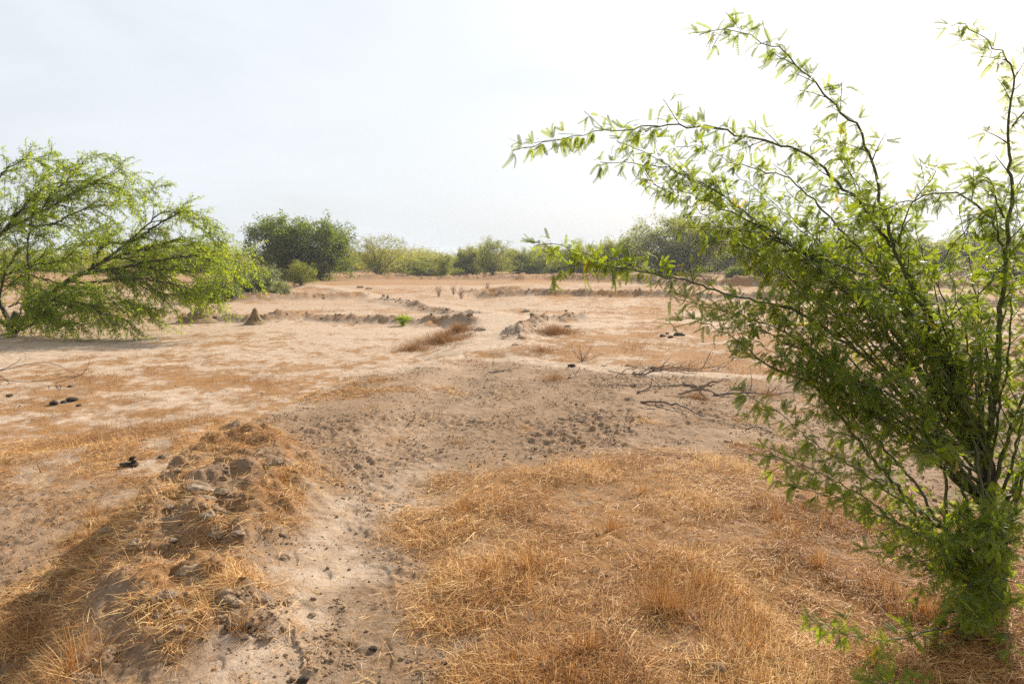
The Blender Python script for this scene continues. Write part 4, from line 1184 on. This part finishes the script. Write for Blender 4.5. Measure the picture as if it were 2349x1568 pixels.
for li, (pxs, dd, r0, lf0) in enumerate(LIMBS):
    n = len(pxs)
    pts = [P(x if x < 35 else 35 + (x - 35) * 0.90, 760 - (760 - y) * 0.94, TD + dd * (i / (n - 1)) + (0 if i == 0 else RNG.normal(0, 0.15))) for i, (x, y) in enumerate(pxs)]
    p = smooth_path(pts, 0.10); p[1:] += RNG.normal(0, 0.012, p[1:].shape); n = len(p)
    wood, pos, dr, = MB(), [], []
    rad = np.maximum(0.8 * r0 * np.linspace(1, 0, n) ** 0.8, 0.006)
    wood.tube(p, rad, 7)
    tan = unit(np.gradient(p, axis=0))
    def leafline(q, gap=1):
        tq = unit(np.gradient(q, axis=0)); pos.append(q[::gap]); dr.append(tq[::gap])
    leafline(p[int(0.7 * n):])
    i = int(lf0 * n)
    while i < n:
        rn = RNG.normal(0, 1, 3); rn -= tan[i] * rn.dot(tan[i]); rn = unit(rn)
        d = unit(tan[i] * 0.8 + rn * 0.55 + np.array([0.30, 0, 0.0]))
        ln = RNG.uniform(0.5, 1.45) * (1 - 0.55 * i / n)
        q = shoot(p[i], d, ln, 0.40, 0.07, 0.12)
        wood.tube(q, np.linspace(min(rad[i] * 0.6, 0.014), 0.004, len(q)), 4)
        leafline(q[1:]); tq = unit(np.gradient(q, axis=0))
        for _ in range(RNG.integers(2, 5)):
            j = RNG.integers(1, len(q))
            r2 = RNG.normal(0, 1, 3); r2[2] -= 0.2
            q2 = shoot(q[j], tq[j] + 0.9 * unit(r2), RNG.uniform(0.25, 0.7), 0.5, 0.06, 0.12)
            wood.tube(q2, np.linspace(0.006, 0.003, len(q2)), 3)
            leafline(q2[1:])
        i += max(1, int(RNG.uniform(0.8, 2.6)))
    b = wood.build("limb", M_BARK, ltree, smooth=True)
    A, D = np.concatenate(pos), np.concatenate(dr)
    rep = RNG.integers(2, 5, len(A)); A, D = np.repeat(A, rep, 0), np.repeat(D, rep, 0); n2 = len(A)
    rn = unit(RNG.normal(0, 1, (n2, 3)))
    dirs = D * 0.55 + rn * 0.8 + np.array([0, 0, -0.25])
    tint = np.clip(RNG.beta(2.2, 1.8, n2) * 0.9, 0, 0.92); tint = np.where(RNG.random(n2) < 0.02, 0.98, tint)
    fm = MB()
    put_kites(fm, A + rn * 0.01, dirs, RNG.normal(0, 0.6, (n2, 3)) + np.array([0, 0, 1]), RNG.uniform(0.06, 0.12, n2), RNG.uniform(0.018, 0.030, n2), tint)
    o = fm.build("foliage", M_LEAF_TREE, ltree); o.parent = b

# ------------------------------------------------------------------ trees and shrubs across the plain
def shrub_mesh(H, Wd, stems, kids, grand, leaf, per, profile, droop=0.5, low=0.12, wood_r=0.06, airy=1.0, seed=1, spread=0.8, fill=0.4, wisps=6):
    """wood and foliage of one open-grown shrub standing at the origin"""
    global RNG
    keep = RNG; RNG = np.random.default_rng(seed)
    wood, fol = MB(), MB(); A, D = [], []
    for s_ in range(stems):
        a = (s_ + RNG.uniform(0, 0.9)) * 2.399; rr = math.sqrt((s_ + 0.5) / stems) * RNG.uniform(0.8, 1.05)
        tipz = H * profile(rr) * (RNG.uniform(0.28, 0.85) if RNG.random() < fill * min(1, rr * 1.5) else RNG.uniform(0.86, 1.06))
        tip = np.array([math.cos(a) * rr * Wd / 2, math.sin(a) * rr * Wd / 2, tipz])
        c1 = np.array([tip[0] * 0.22, tip[1] * 0.22, tipz * 0.45]); c2 = np.array([tip[0] * spread, tip[1] * spread, tipz * 0.97])
        t = np.linspace(0, 1, 12)[:, None]
        p = (1 - t) ** 3 * np.array([0, 0, -0.15]) + 3 * (1 - t) ** 2 * t * c1 + 3 * (1 - t) * t * t * c2 + t ** 3 * tip
        p[1:] += RNG.normal(0, 0.012 * H, p[1:].shape)
        wood.tube(p, np.linspace(wood_r, wood_r * 0.15, 12), 5)
        tan = unit(np.gradient(p, axis=0))
        A.append(p[8:]); D.append(tan[8:])
        for k_ in range(kids):
            i = int(RNG.uniform(2.5, 11)); rn = unit(RNG.normal(0, 1, 3))
            out = unit(np.array([p[i, 0], p[i, 1], 0.2]))
            d = tan[i] * 0.5 + rn * 0.7 + out * 0.4
            ln = RNG.uniform(0.12, 0.30) * max(H, Wd * 0.6)
            q = shoot(p[i], d, ln, droop, ln / 7, 0.25); q[:, 2] = np.maximum(q[:, 2], H * low * RNG.uniform(0.4, 1))
            wood.tube(q, np.linspace(wood_r * 0.35, wood_r * 0.08, len(q)), 3)
            tq = unit(np.gradient(q, axis=0)); A.append(q[1:]); D.append(tq[1:])
            for _ in range(grand):
                j = RNG.integers(1, len(q)); r2 = unit(RNG.normal(0, 1, 3))
                l2 = ln * RNG.uniform(0.3, 0.6)
                q2 = shoot(q[j], tq[j] * 0.7 + r2 * 0.8, l2, droop * 1.3, l2 / 5, 0.25)
                q2[:, 2] = np.maximum(q2[:, 2], H * low * 0.5)
                A.append(q2[1:]); D.append(unit(np.gradient(q2, axis=0))[1:])
                wood.tube(q2[::2], np.linspace(wood_r * 0.12, wood_r * 0.06, len(q2[::2])), 3, cap=False)
    for w_ in range(wisps):
        a = RNG.uniform(0, 6.28); rr = math.sqrt(RNG.random()) * 0.95
        z1 = H * profile(rr) * RNG.uniform(0.75, 0.95)
        p0 = np.array([math.cos(a) * rr * Wd / 2 * 0.85, math.sin(a) * rr * Wd / 2 * 0.85, z1])
        q = shoot(p0, np.array([math.cos(a) * 0.9 * rr, math.sin(a) * 0.9 * rr, 0.75]), RNG.uniform(0.14, 0.34) * H, 0.35, H * 0.03, 0.2)
        wood.tube(q, np.linspace(wood_r * 0.22, wood_r * 0.10, len(q)), 3)
        A.append(q[1:]); D.append(unit(np.gradient(q, axis=0))[1:])
    A, D = np.concatenate(A), np.concatenate(D)
    m = RNG.random(len(A)) < airy; A, D = A[m], D[m]
    A, D = np.repeat(A, per, 0), np.repeat(D, per, 0); n = len(A)
    rn = RNG.normal(0, 1, (n, 3))
    clump = np.array([mnoise.noise(Vector(c) * (2.2 / H)) for c in A[::per]]); clump = np.repeat(clump, per)[:n]
    tint = np.clip(RNG.beta(2, 2, n) * 0.75 + 0.25 * clump + 0.1, 0, 1)
    put_kites(fol, A + rn * leaf * 0.45, D * 0.5 + unit(rn), RNG.normal(0, 0.5, (n, 3)) + np.array([0, 0, 1]), leaf * RNG.uniform(0.6, 1.3, n), leaf * RNG.uniform(0.28, 0.46, n), tint)
    RNG = keep
    return wood, fol

dome = lambda r: 1.0 - 0.26 * r ** 2.6
vase = lambda r: 1.0 - 0.38 * r ** 1.5
flat = lambda r: 0.98 - 0.20 * r ** 3
ball = lambda r: math.sqrt(max(0.06, 1 - 0.9 * r * r))
PROTO = {}
def proto(key, leafm, barkm, **kw):
    wood, fol = shrub_mesh(**kw)
    w = wood.build("trunk", barkm); f = fol.build("crown", leafm)
    PROTO[key] = (w.data, f.data, kw['H'], kw['Wd'])
    for o in (w, f): bpy.data.objects.remove(o)
proto('umbrella', M_LEAF_DARK, M_BARK_FAR, H=5.8, Wd=9.6, stems=40, kids=12, grand=4, leaf=0.26, per=3, profile=dome, seed=11, wood_r=0.045, low=0.06, droop=0.30, fill=0.55, wisps=26)
proto('vase', M_LEAF_OLIVE, M_BARK_FAR, H=4.2, Wd=7.0, stems=40, kids=7, grand=3, leaf=0.15, per=2, profile=vase, seed=12, wood_r=0.034, airy=0.75, droop=0.1, low=0.06, fill=0.35, wisps=14)
proto('open', M_LEAF_FAR, M_BARK_FAR, H=4.5, Wd=5.0, stems=24, kids=9, grand=3, leaf=0.17, per=3, profile=vase, seed=13, wood_r=0.032, airy=0.75, droop=0.3, low=0.04, fill=0.5, wisps=12)
proto('round', M_LEAF_FAR, M_BARK_FAR, H=4.0, Wd=6.5, stems=34, kids=10, grand=4, leaf=0.20, per=2, profile=ball, seed=14, wood_r=0.03, low=0.02, fill=0.5)
proto('broad', M_LEAF_FAR, M_BARK_FAR, H=5.0, Wd=9.0, stems=34, kids=11, grand=4, leaf=0.27, per=3, profile=flat, seed=15, wood_r=0.045, airy=0.85, low=0.03, droop=0.5, fill=0.5, wisps=16)
proto('brown', M_LEAF_BROWN, M_BARK_FAR, H=2.6, Wd=5.0, stems=40, kids=9, grand=4, leaf=0.15, per=2, profile=ball, seed=16, wood_r=0.016, airy=0.85, low=0.02, fill=0.5)
proto('salt', M_LEAF_GREY, M_BARK_FAR, H=1.8, Wd=4.2, stems=40, kids=11, grand=5, leaf=0.10, per=3, profile=ball, seed=17, wood_r=0.012, low=0.02, fill=0.5)
proto('tall', M_LEAF_FAR, M_BARK_FAR, H=6.5, Wd=11.0, stems=40, kids=12, grand=4, leaf=0.27, per=3, profile=flat, seed=18, wood_r=0.055, airy=0.75, low=0.02, droop=0.4, fill=0.55, wisps=22)
proto('dark', M_LEAF_DARK, M_BARK_FAR, H=1.5, Wd=3.2, stems=26, kids=9, grand=4, leaf=0.14, per=3, profile=ball, seed=19, wood_r=0.012, low=0.02, fill=0.5)
proto('sapling', M_LEAF_TREE, M_STEM, H=0.5, Wd=0.55, stems=9, kids=4, grand=1, leaf=0.06, per=3, profile=vase, seed=20, wood_r=0.005, low=0.02, fill=0.2)

def plant(key, name, px, py, top, width, label, cat, group=None, rot=None, dist=None):
    w, f, H0, W0 = PROTO[key]
    if dist is None: base = hit(px, py)
    else:
        b = P(px, 610, dist); base = np.array([b[0], b[1], hgt(b[0], b[1])])
    d = base[1]
    h = P(px, top, d)[2] - base[2]
    wd = width * d / FPX
    t = thing(name, base, label, cat, group)
    t.rotation_euler = (0, 0, random.uniform(0, 6.28) if rot is None else rot)
    t.scale = (wd / W0, wd / W0, h / H0)
    for nm, me in (("trunk", w), ("crown", f)):
        o = bpy.data.objects.new(nm, me); COL.objects.link(o); o.parent = t
    return t
TG = "trees and shrubs across the plain"
plant('umbrella', "mesquite_tree", 690, 641, 510, 250, "dense dark green umbrella shaped tree right behind the left tree's sprays", "tree", TG, 0.4)
plant('vase', "mesquite_shrub", 868, 634, 538, 170, "spindly fan shaped yellow green shrub standing alone on the orange plain", "shrub", TG, 0.2)
plant('open', "mesquite_shrub", 1020, 637, 582, 62, "small light green shrub, left of the three low ones in mid plain", "shrub", TG)
plant('broad', "mesquite_tree", 1074, 630, 572, 66, "small round crowned tree with a dark stem between two light shrubs", "tree", TG)
plant('open', "mesquite_shrub", 1130, 631, 548, 100, "airy light green shrub with long wisps rising above its crown", "shrub", TG)
plant('brown', "dry_shrub", 995, 633, 614, 32, "tiny grey brown dry shrub beside the small light green shrub", "shrub", TG)
plant('round', "mesquite_shrub", 800, 622, 584, 95, "low brownish green shrub between the umbrella tree and the fan shaped shrub", "shrub", TG)
plant('round', "mesquite_shrub", 930, 620, 588, 80, "low shrub right behind the fan shaped shrub", "shrub", TG)
plant('open', "mesquite_shrub", 1190, 628, 570, 90, "pale green shrub right of the wispy one", "shrub", TG)
plant('round', "mesquite_shrub", 1255, 626, 566, 95, "rounded olive shrub behind the tip of the bush's long low branch", "shrub", TG)
plant('round', "mesquite_shrub", 1330, 628, 560, 110, "rounded olive shrub, first left of the broad pale thicket", "shrub", TG)
plant('broad', "mesquite_tree", 1420, 630, 553, 150, "broad pale green thicket left of the big hazy tree", "tree", TG)
plant('tall', "mesquite_tree", 1565, 632, 504, 260, "big hazy open crowned tree rising above the far right thicket", "tree", TG, 1.0)
plant('brown', "dry_shrub", 1760, 645, 592, 150, "brown leafless looking thicket between the hazy tree and the near bush", "shrub", TG)
plant('brown', "dry_shrub", 1850, 640, 585, 140, "brown dry thicket just behind the near bush's foliage", "shrub", TG)
plant('dark', "dark_shrub", 1690, 648, 616, 62, "small dark shrub crouching before the brown thicket", "shrub", TG)
plant('broad', "mesquite_tree", 1700, 628, 548, 180, "pale tree right of the big hazy one, half behind the near bush", "tree", TG)
plant('tall', "mesquite_tree", 1960, 628, 545, 220, "hazy tree seen through the near bush, left of its crown's middle", "tree", TG)
plant('broad', "mesquite_tree", 2110, 630, 552, 190, "hazy tree seen through the middle of the near bush", "tree", TG)
plant('broad', "mesquite_tree", 2270, 628, 540, 220, "hazy tree behind the near bush at the right frame edge", "tree", TG)
plant('brown', "dry_shrub", 2060, 648, 600, 160, "brown scrub seen low through the middle of the near bush", "shrub", TG)
plant('brown', "dry_shrub", 2290, 650, 598, 200, "brown scrub low behind the near bush at the right frame edge", "shrub", TG)
plant('salt', "salt_bush", 570, 684, 618, 190, "blue grey mounded salt bush below the left tree's spray tips", "shrub", TG)
plant('salt', "salt_bush", 500, 690, 640, 110, "smaller blue grey salt bush deep under the left tree's sprays", "shrub", TG)
plant('salt', "salt_bush", 640, 676, 650, 60, "low grey green salt bush at the right end of the mounded one", "shrub", TG)
plant('open', "mesquite_sapling", 690, 655, 600, 75, "young yellow green sapling in front of the umbrella tree", "shrub", TG)
plant('sapling', "mesquite_sapling", 925, 747, 724, 34, "little bright green seedling on the clod ridge left of the path", "sapling")
plant('round', "mesquite_shrub", 60, 622, 578, 150, "hazy shrub behind the left tree near the left frame edge", "shrub", TG)
plant('round', "mesquite_shrub", 210, 622, 580, 150, "hazy shrub seen through the middle of the left tree", "shrub", TG)
plant('broad', "mesquite_tree", 400, 626, 560, 180, "hazy tree seen through the right half of the left tree", "tree", TG)
plant('brown', "dry_shrub", 300, 640, 605, 130, "brown scrub seen under the left tree's main limb", "shrub", TG)
plant('round', "mesquite_shrub", 500, 622, 570, 120, "olive shrub between the left tree's tips and the umbrella tree", "shrub", TG)
band = [(px, random.uniform(95, 170)) for px in list(range(970, 2349, 52)) + list(range(-20, 560, 70)) + [770, 830, 900]]
for i, (px, dd) in enumerate(band):
    px += random.uniform(-22, 22)
    k = ('round', 'broad', 'open', 'broad', 'brown', 'round')[i % 6]
    hgt_m = random.uniform(2.4, 4.3) * (0.7 if k == 'brown' else 1)
    plant(k, "scrub_bush", px, 620, 610 - FPX * (hgt_m - 1.6) / dd, FPX * random.uniform(7, 11) / dd,
          "hazy far shrub merging with its neighbours in the low scrub band along the horizon", "shrub", "shrubs of the far scrub band", dist=dd)
# the distant wood that closes the plain: one mass of far crowns
def far_wood():
    R = random.Random(5)
    wood_m, fol_m = MB(), MB()
    src = [(bpy.data.meshes[PROTO[k][1].name], PROTO[k][2], PROTO[k][3]) for k in ('round', 'broad', 'vase')]
    arr = []
    for me, H0, W0 in src:
        c = np.empty(len(me.vertices) * 3, np.float32); me.vertices.foreach_get('co', c)
        t = np.empty(len(me.vertices), np.float32); me.attributes['tint'].data.foreach_get('value', t)
        c = c.reshape(-1, 4, 3); t = t.reshape(-1, 4)
        k = np.random.default_rng(1).permutation(len(c))[:1500]
        ctr = c[k].mean(1, keepdims=True)
        arr.append((ctr + (c[k] - ctr) * 1.9, t[k], H0, W0))
    for i in range(190):
        az = math.radians(R.uniform(-46, 46)); d = R.uniform(130, 330)
        x, y = d * math.sin(az), d * math.cos(az)
        c, t, H0, W0 = arr[i % 3]
        h = R.uniform(3.5, 6.0); w = R.uniform(8, 15)
        a = R.uniform(0, 6.28); ca, sa = math.cos(a), math.sin(a)
        v = c.reshape(-1, 3)
        vx = (v[:, 0] * ca - v[:, 1] * sa) * w / W0 + x; vy = (v[:, 0] * sa + v[:, 1] * ca) * w / W0 + y
        fol_m.add(np.stack([vx, vy, v[:, 2] * h / H0 + hgt(x, y)], -1), np.arange(len(v)).reshape(-1, 4), tint=np.clip(t.ravel() + R.uniform(-0.2, 0.2), 0, 1))
    tag(fol_m.build("far_wood", M_LEAF_OLIVE), kind='stuff')
far_wood()

# ------------------------------------------------------------------ haze
def haze():
    mb = MB()
    x0, x1, y0, y1, z0, z1 = -720, 720, -720, 720, -3.5, 7.6
    v = [(x, y, z) for z in (z0, z1) for x, y in ((x0, y0), (x1, y0), (x1, y1), (x0, y1))]
    mb.add(v, [(3, 2, 1, 0), (4, 5, 6, 7), (0, 1, 5, 4), (1, 2, 6, 5), (2, 3, 7, 6), (3, 0, 4, 7)])
    m, t, out = new_mat("haze")
    pv = t.nodes.new('ShaderNodeVolumePrincipled')
    pv.inputs['Color'].default_value = (0.93, 0.95, 0.97, 1)
    pv.inputs['Density'].default_value = 0.00042
    pv.inputs['Anisotropy'].default_value = 0.35
    t.links.new(pv.outputs[0], out.inputs['Volume'])
    o = mb.build("haze", m); tag(o, kind='stuff')
haze()
